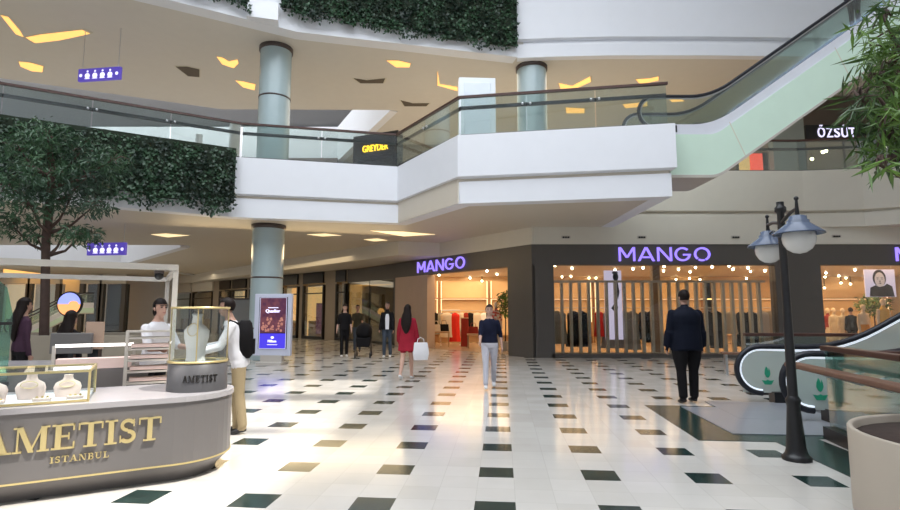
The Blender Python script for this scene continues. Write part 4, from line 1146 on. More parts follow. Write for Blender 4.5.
# ================================================================ ADVERT TOTEM
q = atZ(272, 364.5, 0)
to = thing('advert_screen', 'white freestanding advertising screen with dark poster and blue panel', 'screen', (q.x, q.y, 0), R(-8))
to.rotation_euler = (0, 0, R(-6))
m = MB(); m.box((0, 0, .04), (.75, .5, .08)); m.build('base', pale, to, bev=.01)
m = MB(); m.box((0, 0, .16), (.62, .2, .2)); m.build('neck', pale, to)
m = MB(); m.box((0, 0, 1.12), (1.10, .14, 1.75)); m.build('housing', mat('totem_white', (.60, .62, .74), .35), to, bev=.02)
m = MB(); m.box((.02, -.075, 1.17), (.84, .012, 1.46)); m.build('bezel', black, to)
m = MB(); m.box((.02, -.082, 1.385), (.76, .008, .98)); m.build('poster', poster_d, to)
m = MB(); m.box((.02, -.082, .665), (.76, .008, .42)); m.build('blue_panel', screenm, to)
m = MB(); 
for (x, z, w, h) in ((.02, 1.885, .78, .012), (.02, .45, .78, .012), (-.37, 1.17, .012, 1.44), (.41, 1.17, .012, 1.44)): m.box((x, -.088, z), (w, .006, h))
m.build('screen_border', poster_l, to)
rn = random.Random(4); m = MB()
for i in range(34):
    m.ball((rn.uniform(-.3, .34), -.088, rn.uniform(.92, 1.3)), (rn.uniform(.02, .045), .004, rn.uniform(.02, .05)), 8, 6)
m.build('poster_ornament', mat('ornament', (.4, .15, .12), .5, emit=.28, ecol=(.65, .30, .22)), to)
m = MB(); m.box((.02, -.088, 1.60), (.3, .006, .02)); m.build('poster_caption', whitesign, to)
put_text('poster_title', 'Quadior', .42, .11, (.02, -.09, 1.5), 0, whitesign, to, .03)
m = MB(); m.ball((.02, -.088, .76), (.05, .004, .035), 10, 6); m.build('hotel_mark', whitesign, to)
put_text('poster_name', 'Hilton', .24, .07, (.02, -.09, .66), 0, whitesign, to, .03)
m = MB(); m.box((.02, -.088, .56), (.3, .006, .015)); m.build('poster_address', whitesign, to)
# grey partition left of the column
q = atY(240, 330, 18.6)
t = thing('grey_partition', 'plain grey partition just left of the ground floor column', 'partition', (q.x - .15, 18.6, 0), 0)
m = MB(); m.box((0, 0, .95), (1.0, .3, 1.9)); m.build('panel', mat('partition_grey', (.22, .22, .22), .5), t, bev=.01)
m = MB(); m.box((0, 0, 1.93), (1.06, .36, .05)); m.build('cap', coll, t)

# ================================================================ SIGNS
def sign_word(label, cx, cy, cz, rz, w, h):
    t = thing('shop_sign', label, 'sign', (cx, cy, cz), rz, 'illuminated MANGO signs')
    stroke_word('letter', 'MANGO', SANS, w, h, Matrix.Translation((0, 0, 0)), violet, t, ext=.05, gap=.17)
a = atY(619, 254, FAC - .06); b = atY(711, 254, FAC - .06)
sign_word('violet-lit MANGO sign over the slatted shop window', (a.x + b.x) / 2, FAC - .01, 3.385, 0, b.x - a.x, .46)
s0 = ptB(418)[0]; s1 = ptB(466)[0]; c = (s0 + s1) / 2; nH = Vector((math.sin(angB), -math.cos(angB), 0))
c = c + nH * .02
sign_word('violet-lit MANGO sign over the open shop entrance', c.x, c.y, 3.39, angB, (s1 - s0).length, .46)
# hall-edge sign at far right, first letter only in view
q = atY(898, 254, FAC - .06)
t = thing('shop_sign', 'violet-lit MANGO sign cut by the right edge, over the mannequin window', 'sign', (q.x + 1.45, FAC - .01, 3.385), 0, 'illuminated MANGO signs')
stroke_word('letter', 'MANGO', SANS, 3.0, .46, Matrix.Identity(4), violet, t, ext=.05, gap=.17)
# restaurant and shop upstairs
YZ = 21.5
mb = MB(); x0 = atY(731, 150, YZ).x
mb.box(((x0 + 22) / 2, YZ + 3.2, 8.2), (22 - x0, .2, 4.3)); struct('wall_restaurant_back', mb, mat('rest_wall', (.16, .12, .09), .6))
xs0 = atY(804, 132, YZ).x
t = thing('restaurant_storefront', 'glazed restaurant front with a black fascia, upper right', 'shopfront', ((xs0 + 21) / 2, YZ, 6.06), 0)
w = 21 - xs0
m = MB(); m.box((0, 0, 2.72), (w, .25, .62)); m.build('fascia_board', black, t)
m = MB(); m.box((0, .02, 3.65), (w, .2, 1.2)); m.build('upper_panel', mat('upper_panel', (.13, .10, .08), .5), t)
for i in range(4):
    m = MB(); m.box((-w / 2 + w * (i + .5) / 4, .05, 1.2), (w / 4 - .06, .02, 2.38)); m.build('glass_pane', g_clear, t)
    m = MB(); m.box((-w / 2 + w * i / 4, .05, 1.2), (.06, .08, 2.4)); m.build('mullion', coll, t)
q = atY(838, 132, YZ - .2)
t = thing('restaurant_sign', 'white lit ÖZSÜT sign on the black fascia', 'sign', (q.x, YZ - .14, q.z), 0)
me = None
for ch, dx, w_ in (('Ö', -.64, .30), ('Z', -.30, .26), ('S', .0, .22), ('Ü', .32, .28), ('T', .62, .28)):
    put_text('letter', ch, w_ * .95, .40 if ch not in 'ÖÜ' else .52, (dx, 0, 0 if ch not in 'ÖÜ' else .06), 0, whitesign, t, .03)
p0, p1 = atY(771, 150, YZ), atY(803, 150, YZ)
struct('wall_restaurant_pier', MB().box(((p0.x + p1.x) / 2, YZ, 8.2), (p1.x - p0.x, .3, 4.3)), mat('pier_sage', (.30, .33, .30), .5))
q = atY(759, 160, YZ)
t = thing('lit_panel', 'glowing red and orange display panel below the escalator', 'display', (q.x, YZ + .3, 6.06), 0)
m = MB(); m.box((.05, 0, 1.1), (.5, .1, 1.7)); m.build('red_panel', mat('red_lit', (.8, .1, .06), .5, emit=.8, ecol=(1, .10, .06)), t)
m = MB(); m.box((-.45, 0, 1.1), (.42, .1, 1.7)); m.build('amber_panel', winwarm, t)
m = MB(); m.box((-.1, .04, 1.0), (1.3, .05, 2.0)); m.build('frame', black, t)
q = atY(845, 160, YZ + .6)
person('person', 'dark silhouetted person seated behind the restaurant glass', (q.x, YZ + .8, 6.06), R(60), 1.45, blackc, blackc, shoeb, skin_d, 'short', vox=.025)
for i, (px, py) in enumerate([(812, 159), (823, 152), (826, 151), (881, 143), (884, 147)]):
    q = atY(px, py, YZ + 1.5)
    t = thing('pendant_lamp', ['small pendant lamp behind the restaurant glass, leftmost', 'pendant lamp in the restaurant, second from left', 'pendant lamp in the restaurant, third from left', 'pendant lamp in the restaurant, behind the bamboo leaves', 'pendant lamp in the restaurant, rightmost'][i], 'lamp', (q.x, q.y, q.z), 0, 'restaurant pendant lamps')
    m = MB(); m.ball((0, 0, 0), .07, 10, 8); m.build('bulb', spotm, t)
    m = MB(); m.tube([(0, 0, .06), (0, 0, 10.34 - q.z)], .006, 5); m.build('cord', black, t)
# GREYDER shop
a = atY(350, 150, 20.5); b = atY(402, 150, 20.5)
t = thing('upstairs_shop', 'black upstairs shop box with yellow GREYDER letters behind the balustrade', 'shopfront', ((a.x + b.x) / 2, 20.6, 6.06), R(-24))
w = b.x - a.x
m = MB(); m.box((0, .1, 1.9), (w, .4, .95)); m.build('fascia_board', black, t)
m = MB(); m.box((-w / 2 + .1, .1, .80), (.2, .4, 1.55)); m.box((w / 2 - .1, .1, .80), (.2, .4, 1.55)); m.build('pier', black, t)
m = MB(); m.box((0, .3, .75), (w - .4, .05, 1.5)); m.build('back_panel', darkwall, t)
put_text('letter_row', 'GREYDER', 1.15, .26, (.02, -.12, 1.80), 0, yellowsign, t, .03)
# tall white cabinet
a = atY(458.5, 100, 15.2); b = atY(495.5, 100, 15.2)
t = thing('white_cabinet', 'tall white panelled cabinet standing behind the upper balustrade', 'cabinet', ((a.x + b.x) / 2, 15.4, 6.06), R(3))
w = b.x - a.x; h = atY(475, 77.5, 15.2).z - 6.06
m = MB(); m.box((0, 0, h / 2), (w, .4, h)); m.build('body', mat('cabinet_white', (.86, .90, .94), .35), t, bev=.02)
m = MB(); m.box((0, -.21, h / 2), (w * .72, .03, h * .86)); m.build('front_panel', mat('cabinet_panel', (.80, .86, .93), .3), t, bev=.012)
# wayfinding signs
def way(label, px, py, Y, w, ztop):
    q = atY(px, py, Y)
    t = thing('hanging_sign', label, 'sign', (q.x, Y, q.z), R(-8), 'violet wayfinding signs')
    m = MB(); m.box((0, 0, 0), (w, .10, .40)); m.build('sign_box', violet_d, t, bev=.01)
    for i in range(4):
        x = -w * .27 + w * .18 * i
        m = MB(); m.ring((0, 0, 0), .085, .06, -.004, .004, 12, M=Matrix.Translation((x, -.056, -.04)) @ Matrix.Rotation(R(90), 4, 'X')); m.box((x, -.056, -.13), (.17, .006, .03)); m.ball((x, -.056, .10), (.035, .005, .035), 8, 6); m.build('pictogram', whitesign, t)
    for x in (-w * .43, w * .43):
        m = MB(); m.ball((x, -.056, -.02), (.055, .006, .055), 12, 6); m.build('arrow_disc', whitesign, t)
        m = MB(); m.tube([(x, 0, .19), (x, 0, ztop - q.z)], .01, 6); m.build('cable', steel, t)
way('violet wayfinding sign hanging upstairs under the top ceiling', 100, 74.5, 16.2, 1.45, 10.35)
way('violet wayfinding sign hanging beside the tree crown under the lower ceiling', 107, 249, 17.2, 1.35, 4.3)

# ================================================================ CEILING LIGHTS
def ceil_light(poly, z, label, m=lampwarm, grp='warm recessed ceiling lights'):
    P = [atZ(x, y, z) for x, y in poly]; c = sum(P, Vector()) / len(P)
    t = thing('ceiling_light', label, 'ceiling light', (c.x, c.y, z), 0, grp)
    loc = [((p.x - c.x), (p.y - c.y)) for p in P]
    b = MB(); b.prism([(x * .94, y * .94) for x, y in loc], -.022, -.004); b.build('diffuser', m, t)
    b = MB(); b.prism([(x * 1.04, y * 1.04) for x, y in loc], -.012, .0); b.build('frame', groove, t)
U = 10.35
for poly, lab in [([(0, 14), (8, 16), (20, 30), (24, 37), (16, 34)], 'warm angular ceiling light at the top left corner'),
    ([(24, 37), (40, 34), (84, 29), (92, 33), (60, 40), (34, 43)], 'long warm bent ceiling light near the top left'),
    ([(18, 61), (30, 62), (44, 66), (43, 72), (32, 71), (20, 66)], 'small warm ceiling light below the bent one, far left'),
    ([(216, 56), (222, 57), (229, 61), (238, 59), (239, 63), (234, 68), (222, 64)], 'warm ceiling light upper left of the blue-grey column'),
    ([(235, 80), (243, 81), (256, 84), (255, 90), (243, 87)], 'warm ceiling light touching the upper column on its left'),
    ([(386, 60), (398, 60), (411, 63), (410, 67), (396, 67)], 'warm ceiling light under the middle of the ivy'),
    ([(437, 70), (439, 84), (458, 87), (458, 91), (437, 85)], 'warm L-shaped ceiling light left of the white cabinet'),
    ([(558, 83), (572, 86), (591, 76), (592, 81), (572, 90), (560, 89)], 'warm V-shaped ceiling light right of the upper column'),
    ([(635, 79), (650, 78), (659, 76), (659, 80), (640, 84)], 'warm small ceiling light above the escalator foot'),
    ([(565, 107), (585, 108), (585, 113), (566, 113)], 'warm rectangular ceiling light low beside the upper column'),
    ([(622, 104), (632, 103), (648, 101), (648, 106), (625, 108)], 'warm ceiling light seen through the upper balustrade'),
    ([(664, 94), (676, 95), (685, 101), (672, 102)], 'warm ceiling light just over the escalator handrail')]:
    ceil_light(poly, U, lab)
unlit = mat('unlit_recess', (.10, .075, .05), .6)
for poly, lab in [([(175, 66), (187, 66), (200, 69), (200, 77), (188, 76)], 'unlit oval ceiling recess left of the upper column'),
    ([(353, 78), (366, 80), (386, 78), (384, 83), (360, 83)], 'unlit ceiling recess right of the upper column'),
    ([(400, 100), (412, 103), (430, 103), (427, 106), (404, 106)], 'unlit narrow ceiling recess above the word sign')]:
    ceil_light(poly, U, lab, unlit, 'unlit ceiling recesses')
for poly, lab in [([(368, 230), (402, 231), (437, 234), (404, 236)], 'pale pointed ceiling light under the balcony corner'),
    ([(306, 234), (325, 233), (342, 235), (322, 236)], 'pale slim ceiling light beside the ground floor column'),
    ([(150, 234), (165, 233), (190, 235), (168, 237)], 'pale slim ceiling light under the ivy balcony'),
    ([(363, 239), (378, 238), (388, 240), (374, 241)], 'tiny pale ceiling light below the pointed one')]:
    ceil_light(poly, 4.3, lab, lamppale, 'pale ceiling lights of the lower ceiling')
for (a, b, c, d), lab in [(((0, 268), (88, 279), (88, 282), (0, 273)), 'long warm light strip far left above the kiosk frame'), (((128, 278), (142, 281), (142, 283), (128, 281)), 'short warm light strip behind the kiosk frame')]:
    ceil_light([a, b, c, d], 4.29, lab, lampwarm, 'warm light strips in the far left ceiling')
# vents in the bulkhead
for px, py, lab in ((566, 237, 'small black air vent above the slatted window, leftmost'), (642, 237, 'small black air vent above the MANGO sign'), (736, 237, 'small black air vent left of the lamp globes'), (837, 236, 'small black air vent right of the lamp globes')):
    q = atY(px, py, FAC - .08)
    t = thing('air_vent', lab, 'air vent', (q.x, FAC - .055, q.z), 0, 'air vents in the bulkhead')
    m = MB(); m.box((0, 0, 0), (.30, .02, .09)); m.build('plate', pale, t)
    for k in range(3):
        m = MB(); m.box((-.08 + .08 * k, -.015, -.01), (.065, .02, .055)); m.build('nozzle', black, t)

# ================================================================ MANGO INTERIOR
# slat screen
sx0, sx1 = wx0 + .05, wx1 - .1; n = 24
sl_ = thing('slat_screen', 'tall screen of upright grey slats behind the shop window', 'screen', ((sx0 + sx1) / 2, 18.32, .012), 0)
W = sx1 - sx0
for i in range(n):
    x = -W / 2 + W * (i + .35) / n
    m = MB(); m.box((x, 0, 1.30), (.085, .14, 2.36)); m.build('slat', slatm, sl_)
m = MB(); m.box((0, 0, 2.50), (W, .18, .07)); m.build('top_rail', slatm, sl_)
m = MB(); m.box((0, 0, .06), (W, .2, .12)); m.build('bottom_rail', slatm, sl_)
# wide mullion pier in the screen
q = atY(661, 300, 18.3)
t = thing('timber_pier', 'wide timber pier standing inside the slatted window', 'pier', (q.x, 18.75, .012), 0)
m = MB(); m.box((0, 0, 1.6), (.25, .25, 3.2)); m.build('shaft', mat('pier_timber', (.30, .20, .12), .5), t)
m = MB(); m.box((0, 0, .06), (.30, .30, .1)); m.build('foot', slatm, t)
# spots
spots = [(555, 265.5), (562, 277), (571, 276.5), (572, 268.5), (589, 278), (596, 278), (615, 270), (633, 269), (643, 268), (664, 266.5), (663.5, 271), (678.5, 269.5), (676, 279.5), (690, 272), (689.5, 278.5), (695.5, 267.5), (700, 279.5), (712, 267), (729, 265.8), (733, 269.5), (746.5, 278.5), (748, 268), (750.5, 271.5), (765, 271), (826, 273), (825, 277), (824.5, 288), (839, 276), (841, 283), (846, 278), (850.5, 284), (855, 270), (866, 275), (866.5, 283),
         (430, 277), (439, 275), (482, 281), (487, 271), (497, 274.5), (470, 278)]
ptn = ['left part of the slatted window', 'middle of the slatted window', 'right part of the slatted window', 'mannequin window', 'open entrance']
for i, (px, py) in enumerate(spots):
    q = atZ(px, py, 3.19) if py < 281 else atY(px, py, 26.5)
    if q.y > 26.7: q = atY(px, py, 26.6)
    if q.z > 3.2: q.z = 3.19
    zone = ptn[0] if 540 < px < 620 else ptn[1] if 620 <= px < 700 else ptn[2] if 700 <= px < 800 else ptn[3] if px >= 800 else ptn[4]
    t = thing('ceiling_spotlight', 'small bright ceiling spotlight inside the shop, %s' % zone, 'spotlight', (q.x, q.y, q.z), 0, 'shop spotlights, %s' % zone)
    m = MB(); m.ball((0, 0, 0), .048, 10, 8); m.build('bulb', spotm, t)
    m = MB(); m.tube([(0, 0, .03), (0, 0, 3.255 - q.z)], .02, 8); m.build('stem', black, t)
# garment prototypes
def garment(name, label, w, l, m_, loc, rz=0, flare=1.25, group='clothes hanging in the slatted window', dep=.11, cat='garment', hanger=True, seed=0):
    t = thing(name, label, cat, loc, rz, group); rnd = random.Random(seed)
    prof = [(0, .18, .35), (-.03, .45, .6), (-.07, .92, .85), (-.14, 1.0, 1.0), (-.3, .95, 1.0), (-.55, .98, 1.05), (-.8, 1.1, 1.2), (-1, flare, 1.35)]
    ph = rnd.uniform(0, 6); rings = []
    for z, kx, ky in prof:
        rg = []
        for i in range(28):
            a = 2 * PI * i / 28; f = 1 + .13 * math.sin(6 * a + ph) * (-z)
            rg.append((w / 2 * kx * math.cos(a), dep * ky * f * math.sin(a), z * l))
        rings.append(rg)
    b = MB(); b.loft(rings); b.build('cloth', m_, t)
    if hanger:
        b = MB(); b.tube([(0, 0, -.02), (0, 0, .05), (.02, 0, .075), (.0, 0, .10)], .006, 6); b.tube([(-w * .4, 0, -.05), (0, 0, .0), (w * .4, 0, -.05)], .007, 6); b.build('hanger', steel, t)
    return t
def rack(label, x0, x1, y, z, group='clothes racks'):
    t = thing('clothes_rack', label, 'rack', ((x0 + x1) / 2, y, .012), 0, group); w = x1 - x0
    b = MB(); b.tube([(-w / 2, 0, z), (w / 2, 0, z)], .014, 8); b.build('rail', steel, t)
    for s_ in (-1, 1):
        b = MB(); b.tube([(s_ * w / 2, 0, 0), (s_ * w / 2, 0, z)], .014, 8); b.build('post', steel, t)
        b = MB(); b.box((s_ * w / 2, 0, .015), (.05, .4, .03)); b.build('foot', steel, t)
RY = 19.3
rack('long steel clothes rack behind the left half of the slatted window', atY(552, 300, RY).x, atY(655, 300, RY).x, RY, 1.62, 'clothes racks behind the slats')
rack('long steel clothes rack behind the right half of the slatted window', atY(668, 300, RY).x, atY(774, 300, RY).x, RY, 1.62, 'clothes racks behind the slats')
ylab = {greyc: 'sage grey', blackc: 'black', redb: 'scarlet', creamc: 'cream', whitec: 'white', suit: 'midnight blue', rust: 'rust red'}
gl = [(557, .52, 1.15, greyc), (574, .42, 1.25, blackc), (582, .36, 1.25, suit), (599, .26, .9, redb), (611, .50, 1.3, greyc), (624, .42, 1.3, greyc), (632, .38, 1.35, greyc), (644, .30, 1.0, blackc), (651, .34, 1.1, blackc),
      (674, .42, 1.3, creamc), (683, .40, 1.3, greyc), (708, .34, 1.2, blackc), (717, .36, 1.3, blackc), (731, .30, .8, creamc), (742, .30, 1.25, blackc), (751, .34, 1.3, blackc), (762, .52, 1.4, whitec), (771, .46, 1.35, creamc)]
for i, (px, w, l, m_) in enumerate(gl):
    x = atY(px, 320, RY).x
    side = 'left rack' if px < 660 else 'right rack'
    order = ['first', 'second', 'third', 'fourth', 'fifth', 'sixth', 'seventh', 'eighth', 'ninth'][i if px < 660 else i - 9]
    garment('long_coat' if l > 1.1 else 'short_garment', '%s %s hanging behind the slats, %s from left on the %s' % (ylab[m_], 'coat' if l > 1.1 else 'top', order, side), w * 1.25, l, m_, (x, RY, 1.52), R(random.uniform(-12, 12)), seed=i)
# hanging banner in the window
q0 = atY(604.5, 300, 18.62); q1 = atY(622, 300, 18.62)
bz1 = atY(612, 270.5, 18.62).z; bz0 = .55
t = thing('window_banner', 'tall narrow white banner with a sketched face in the slatted window', 'banner', ((q0.x + q1.x) / 2, 18.62, bz0), 0)
m = MB(); m.box((0, 0, (bz1 - bz0) / 2), (q1.x - q0.x, .02, bz1 - bz0)); m.build('banner_cloth', poster_l, t)
hb = bz1 - bz0
m = MB(); m.ring((0, 0, 0), .12, .10, -.003, .003, 20, M=Matrix.Translation((.10, -.015, hb - .22)) @ Matrix.Rotation(R(90), 4, 'X') @ Matrix.Diagonal((.8, 1.2, 1, 1)))
m.ball((.08, -.013, hb - .08), (.11, .004, .05), 10, 6); m.ball((.06, -.013, hb - .22), (.018, .004, .008), 8, 5); m.ball((.14, -.013, hb - .22), (.018, .004, .008), 8, 5); m.box((.10, -.013, hb - .30), (.05, .005, .01))
m.vprism([(.05, hb - .36), (.16, hb - .36), (.22, hb - .75), (.16, hb - 1.0), (.08, hb - .6)], -.016, -.011); m.vprism([(-.08, hb - 1.3), (.05, hb - 1.1), (.16, hb - 1.25), (.10, hb - 1.5)], -.016, -.011)
m.build('ink_drawing', ink, t)
m = MB(); m.tube([(0, 0, hb), (0, 0, 3.23 - bz0)], .006, 5); m.build('cord', steel, t)
# interior back wall shelving visible in the entrance
def shelf_bay(x0, x1, label, y=26.85):
    t = thing('wall_shelving', label, 'shelving', ((x0 + x1) / 2, y, .012), 0, 'lit wall shelving in the shop'); w = x1 - x0
    b = MB(); b.box((0, .02, 1.5), (w, .04, 3.0)); b.build('back_panel', warmwall, t)
    for z in (.35, 2.15):
        b = MB(); b.box((0, -.16, z), (w, .34, .05)); b.build('shelf', warmwood, t)
    b = MB(); b.tube([(-w / 2, -.2, 1.55), (w / 2, -.2, 1.55)], .014, 6); b.build('hanging_rail', steel, t)
    b = MB(); b.box((0, -.30, 2.12), (w * .98, .03, .03)); b.build('light_strip', stripm, t)
    for s_ in (-1, 1):
        b = MB(); b.box((s_ * w / 2, -.15, 1.5), (.06, .34, 3.0)); b.build('side_panel', warmwood, t)
        b = MB(); b.box((s_ * (w / 2 - .06), -.30, 2.0), (.03, .02, 2.0)); b.build('upright_light', stripm, t)
    return t
xa = atY(428, 300, 26.8).x; xb = atY(438.5, 300, 26.8).x; xc = atY(488, 300, 26.8).x; xd = atY(512, 300, 26.8).x
shelf_bay(xa, xb, 'narrow lit wall shelving at the left of the shop entrance')
shelf_bay(xb + .08, xc, 'wide lit wall shelving seen straight through the shop entrance')
shelf_bay(xc + .08, xd + .8, 'lit wall shelving at the right of the entrance, behind the plant')
xx = xd + 1.0
k = 0
for nm in ('left part', 'middle', 'right part'):
    shelf_bay(xx, xx + 2.9, 'lit wall shelving behind the %s of the slatted window' % nm); xx += 3.0
shelf_bay(rx0 + .2, 21.5, 'long lit wall shelving behind the mannequin window')
# garments on the entrance back wall
eg = [(430, 'cream', creamc, .5, 1.0), (435, 'black', blackc, .45, .9), (447, 'cream', creamc, .55, 1.1), (455, 'scarlet', redb, .42, 1.3), (470, 'black', blackc, .45, .8), (477, 'cream', creamc, .5, .95), (484, 'white', whitec, .4, .95), (492, 'scarlet', redb, .35, .8)]
eg += [(441, 'sage grey', greyc, .5, 1.05), (451.5, 'black', blackc, .3, .5), (461, 'cream', creamc, .5, .9), (466, 'rust', rust, .45, .9), (488, 'black', blackc, .42, .95), (433, 'scarlet', redb, .4, .8)]
gn = {'cream': 0, 'black': 0, 'scarlet': 0, 'white': 0}
pos_txt = ['at the far left', 'left of the display tables', 'near the middle', 'beside the white pillar light', 'behind the walking person', 'right of the walking person', 'close to the right upright', 'at the far right', 'between the left rail pieces', 'small, right of the cream dress', 'above the rust display cube', 'just right of the rust display cube', 'under the right light strip', 'behind the left display table']
for i, (px, cn, m_, w, l) in enumerate(eg):
    Y = 26.62 if px not in (455, 447) else 24.6
    x = atY(px, 320, Y).x
    garment('hanging_dress' if l > 1 else 'hanging_blouse', '%s garment hanging in the open shop, %s' % (cn, pos_txt[i]), w, l, m_, (x, Y - .06, 1.47), 0, group='clothes in the shop entrance', dep=.12, seed=30 + i)
rack('steel clothes rack holding the scarlet dress inside the entrance', atY(441, 300, 24.6).x, atY(460, 300, 24.6).x, 24.54, 1.57, 'racks in the entrance')
# display tables and bags
def table(px, Y, w, h, label, m_=warmwood):
    x = atY(px, 330, Y).x
    t = thing('display_table', label, 'table', (x, Y, .012), 0, 'display tables in the shop entrance')
    b = MB(); b.box((0, 0, h), (w, .6, .05)); b.build('tabletop', m_, t)
    for sx in (-1, 1):
        for sy in (-1, 1):
            b = MB(); b.box((sx * (w / 2 - .04), sy * .26, h / 2), (.05, .05, h)); b.build('leg', m_, t)
    return (x, Y, h + .04)
ta = table(441.5, 23.4, .7, .62, 'low wooden display table at the left of the entrance')
tc_ = table(478, 22.6, .9, .55, 'low wooden display table behind the walking person')
def handbag(loc, m_, label, s=1.0):
    t = thing('handbag', label, 'bag', loc, R(random.uniform(-20, 20)), 'handbags on the shop tables')
    b = MB(); b.loft([[(-.18, -.07, 0), (.18, -.07, 0), (.18, .07, 0), (-.18, .07, 0)], [(-.16, -.04, .24), (.16, -.04, .24), (.16, .04, .24), (-.16, .04, .24)]]); b.build('bag_body', m_, t, bev=.015)
    b = MB(); b.tube([(-.09, 0, .23), (-.07, 0, .36), (.07, 0, .36), (.09, 0, .23)], .01, 6); b.build('handle', m_, t)
    t.scale = (s, s, s)
handbag((ta[0] + .1, ta[1], ta[2] + .012), blackc, 'black handbag on the left display table', 1.25)
handbag((ta[0] - .25, ta[1] - .05, ta[2] + .012), creamc, 'cream handbag on the left display table', 1.2)
handbag((tc_[0] - .2, tc_[1], tc_[2] + .012), rust, 'rust red handbag on the right display table', 1.2)
handbag((tc_[0] + .25, tc_[1] + .05, tc_[2] + .012), blackc, 'black handbag on the right display table', 1.2)
x = atY(464.5, 330, 23.6).x
t = thing('display_cube', 'rust red display cube in the middle of the entrance', 'display block', (x, 23.6, .012), 0)
b = MB(); b.box((0, 0, .6), (.30, .3, 1.2)); b.build('block', rust, t, bev=.01)
b = MB(); b.box((0, 0, 1.22), (.34, .34, .04)); b.build('top_plate', warmwood, t)
# mannequins
mq = lambda px, Y, lab, top, leg, **k: person('mannequin', lab, (atY(px, 320, Y).x, Y, .012), R(k.pop('rz', 0)), k.pop('H', 1.72), top, leg, manneq, manneq, None, group='mannequins', cat='mannequin', vox=.018, detail=False, nopart=True, **k)
mq(496, 21.3, 'mannequin in floral red and white top by the entrance plant', mat('floral', (.75, .7, .62), .8, c2=(.6, .05, .03), scale=14), creamc, H=1.85, sleeve='short', skirt=(.6, .2))
mq(863.5, 19.0, 'mannequin in pale top and mustard skirt in the right window', manneq, mustard, H=1.72, sleeve=None, skirt=(.42, .26), hem=1.05, barelegs=True)
mq(884, 18.75, 'mannequin in straw yellow dress nearest the face poster', yellowc, yellowc, H=1.92, sleeve=None, skirt=(.50, .25), barelegs=True, hem=.5)
mq(834, 21, 'slim cream mannequin at the left of the right window', creamc, creamc, H=1.62, sleeve='long', skirt=(.4, .2), hem=.4)
mq(843, 20.6, 'cream-dressed mannequin beside the shop visitor', creamc, creamc, H=1.60, sleeve='short', skirt=(.4, .2), hem=.4)
mq(828, 22, 'rust-topped mannequin at the left edge of the right window', rust, creamc, H=1.62, skirt=(.4, .2))
person('person', 'shop visitor in black seen inside the right window', (atY(850, 320, 20.2).x + .05, 20.2, .012), R(160), 1.62, blackc, blackc, shoeb, skin_d, 'short', vox=.02, group=None)
# face poster
q0 = atY(866, 300, 19.4); q1 = atY(896.5, 300, 19.4)
z1 = atY(880, 269.5, 19.4).z; z0 = atY(880, 297, 19.4).z
t = thing('face_poster', 'large light poster of a face above a dark scarf in the right window', 'poster', ((q0.x + q1.x) / 2, 19.4, (z0 + z1) / 2), 0)
w, h = q1.x - q0.x, z1 - z0
m = MB(); m.box((0, 0, 0), (w, .03, h)); m.build('poster_sheet', poster_l, t)
m = MB(); m.ball((-.02, -.02, .18), (.24, .006, .31), 18, 10); m.build('hair_print', ink, t)
m = MB(); m.ball((-.02, -.032, .12), (.18, .006, .27), 18, 10); m.build('face_print', mat('face_print', (.55, .52, .56), .5, emit=.35, ecol=(.6, .56, .62)), t)
m = MB()
for s_ in (-1, 1): m.ball((-.02 + s_ * .075, -.040, .15), (.035, .004, .013), 10, 6); m.box((-.02 + s_ * .075, -.040, .20), (.08, .005, .014))
m.box((-.02, -.040, .06), (.03, .005, .07)); m.ball((-.02, -.040, -.01), (.05, .004, .014), 10, 6); m.build('features_print', ink, t)
m = MB(); m.vprism([(-.42, -h / 2 + .01), (.46, -h / 2 + .01), (.40, -.12), (.22, -.02), (.12, -.10), (-.06, -.14), (-.2, -.08), (-.38, -.16)], -.048, -.03); m.build('scarf_print', ink, t)
m = MB(); m.tube([(-w * .4, 0, h / 2), (-w * .4, 0, 3.23 - (z0 + z1) / 2)], .006, 5); m.tube([(w * .4, 0, h / 2), (w * .4, 0, 3.23 - (z0 + z1) / 2)], .006, 5); m.build('cord', steel, t)
# shop plants
def bush(px, py, Y, rad, n, label, h):
    c = atY(px, py, Y); t = thing('potted_plant', label, 'plant', (c.x, Y, .012), 0, 'plants inside the shop'); rnd = random.Random(int(px))
    b = MB(); b.lathe([(.16, 0), (.22, .35), (.20, .36), (.19, .3)], n=20); b.build('pot', planterm, t)
    b = MB(); b.tube([(0, 0, .3), (.02, 0, 1.0), (0, 0, c.z)], [.03, .025, .015], 6); b.build('stem', bark, t)
    lf = MB(); leaf_cards(lf, (0, 0, c.z), rad, n, .22, .06, rnd, .1); o = lf.build('foliage', leaf_b, t); o['kind'] = 'stuff'
bush(873, 305, 20.3, (.6, .4, .42), 420, 'leafy green plant below the face poster between mannequins', 1.7)
bush(505, 303, 21.0, (.28, .3, .55), 240, 'tall green plant at the right jamb of the open entrance', 1.8)
# display behind the dark glass left of entrance
for i, (px, m_, lab) in enumerate(((374, whitec, 'white blouse on display behind the dark glass, left one'), (381, creamc, 'cream blouse on display behind the dark glass, right one'))):
    pp = ptB(px)[0]; q = pp + Vector((.5, .75, 0)); garment('display_blouse', lab, .5, .95, m_, (q.x, q.y, 1.45), angB, group='blouses behind the dark glass', hanger=True)
q = ptB(376.5)[0] + Vector((.45, .7, 0))
rack2 = thing('display_stand', 'slim steel stand holding blouses behind the dark glass', 'rack', (q.x, q.y, 0), angB)
b = MB(); b.tube([(-.7, 0, 1.55), (.7, 0, 1.55)], .012, 6); b.build('rail', steel, rack2)
for s_ in (-.7, .7):
    b = MB(); b.tube([(s_, 0, 0), (s_, 0, 1.55)], .012, 6); b.build('post', steel, rack2)
q = ptB(376)[0] + Vector((.2, .3, 0))
t = thing('round_lamp', 'round orange glowing lamp behind the dark glass', 'lamp', (q.x, q.y, 0), angB)
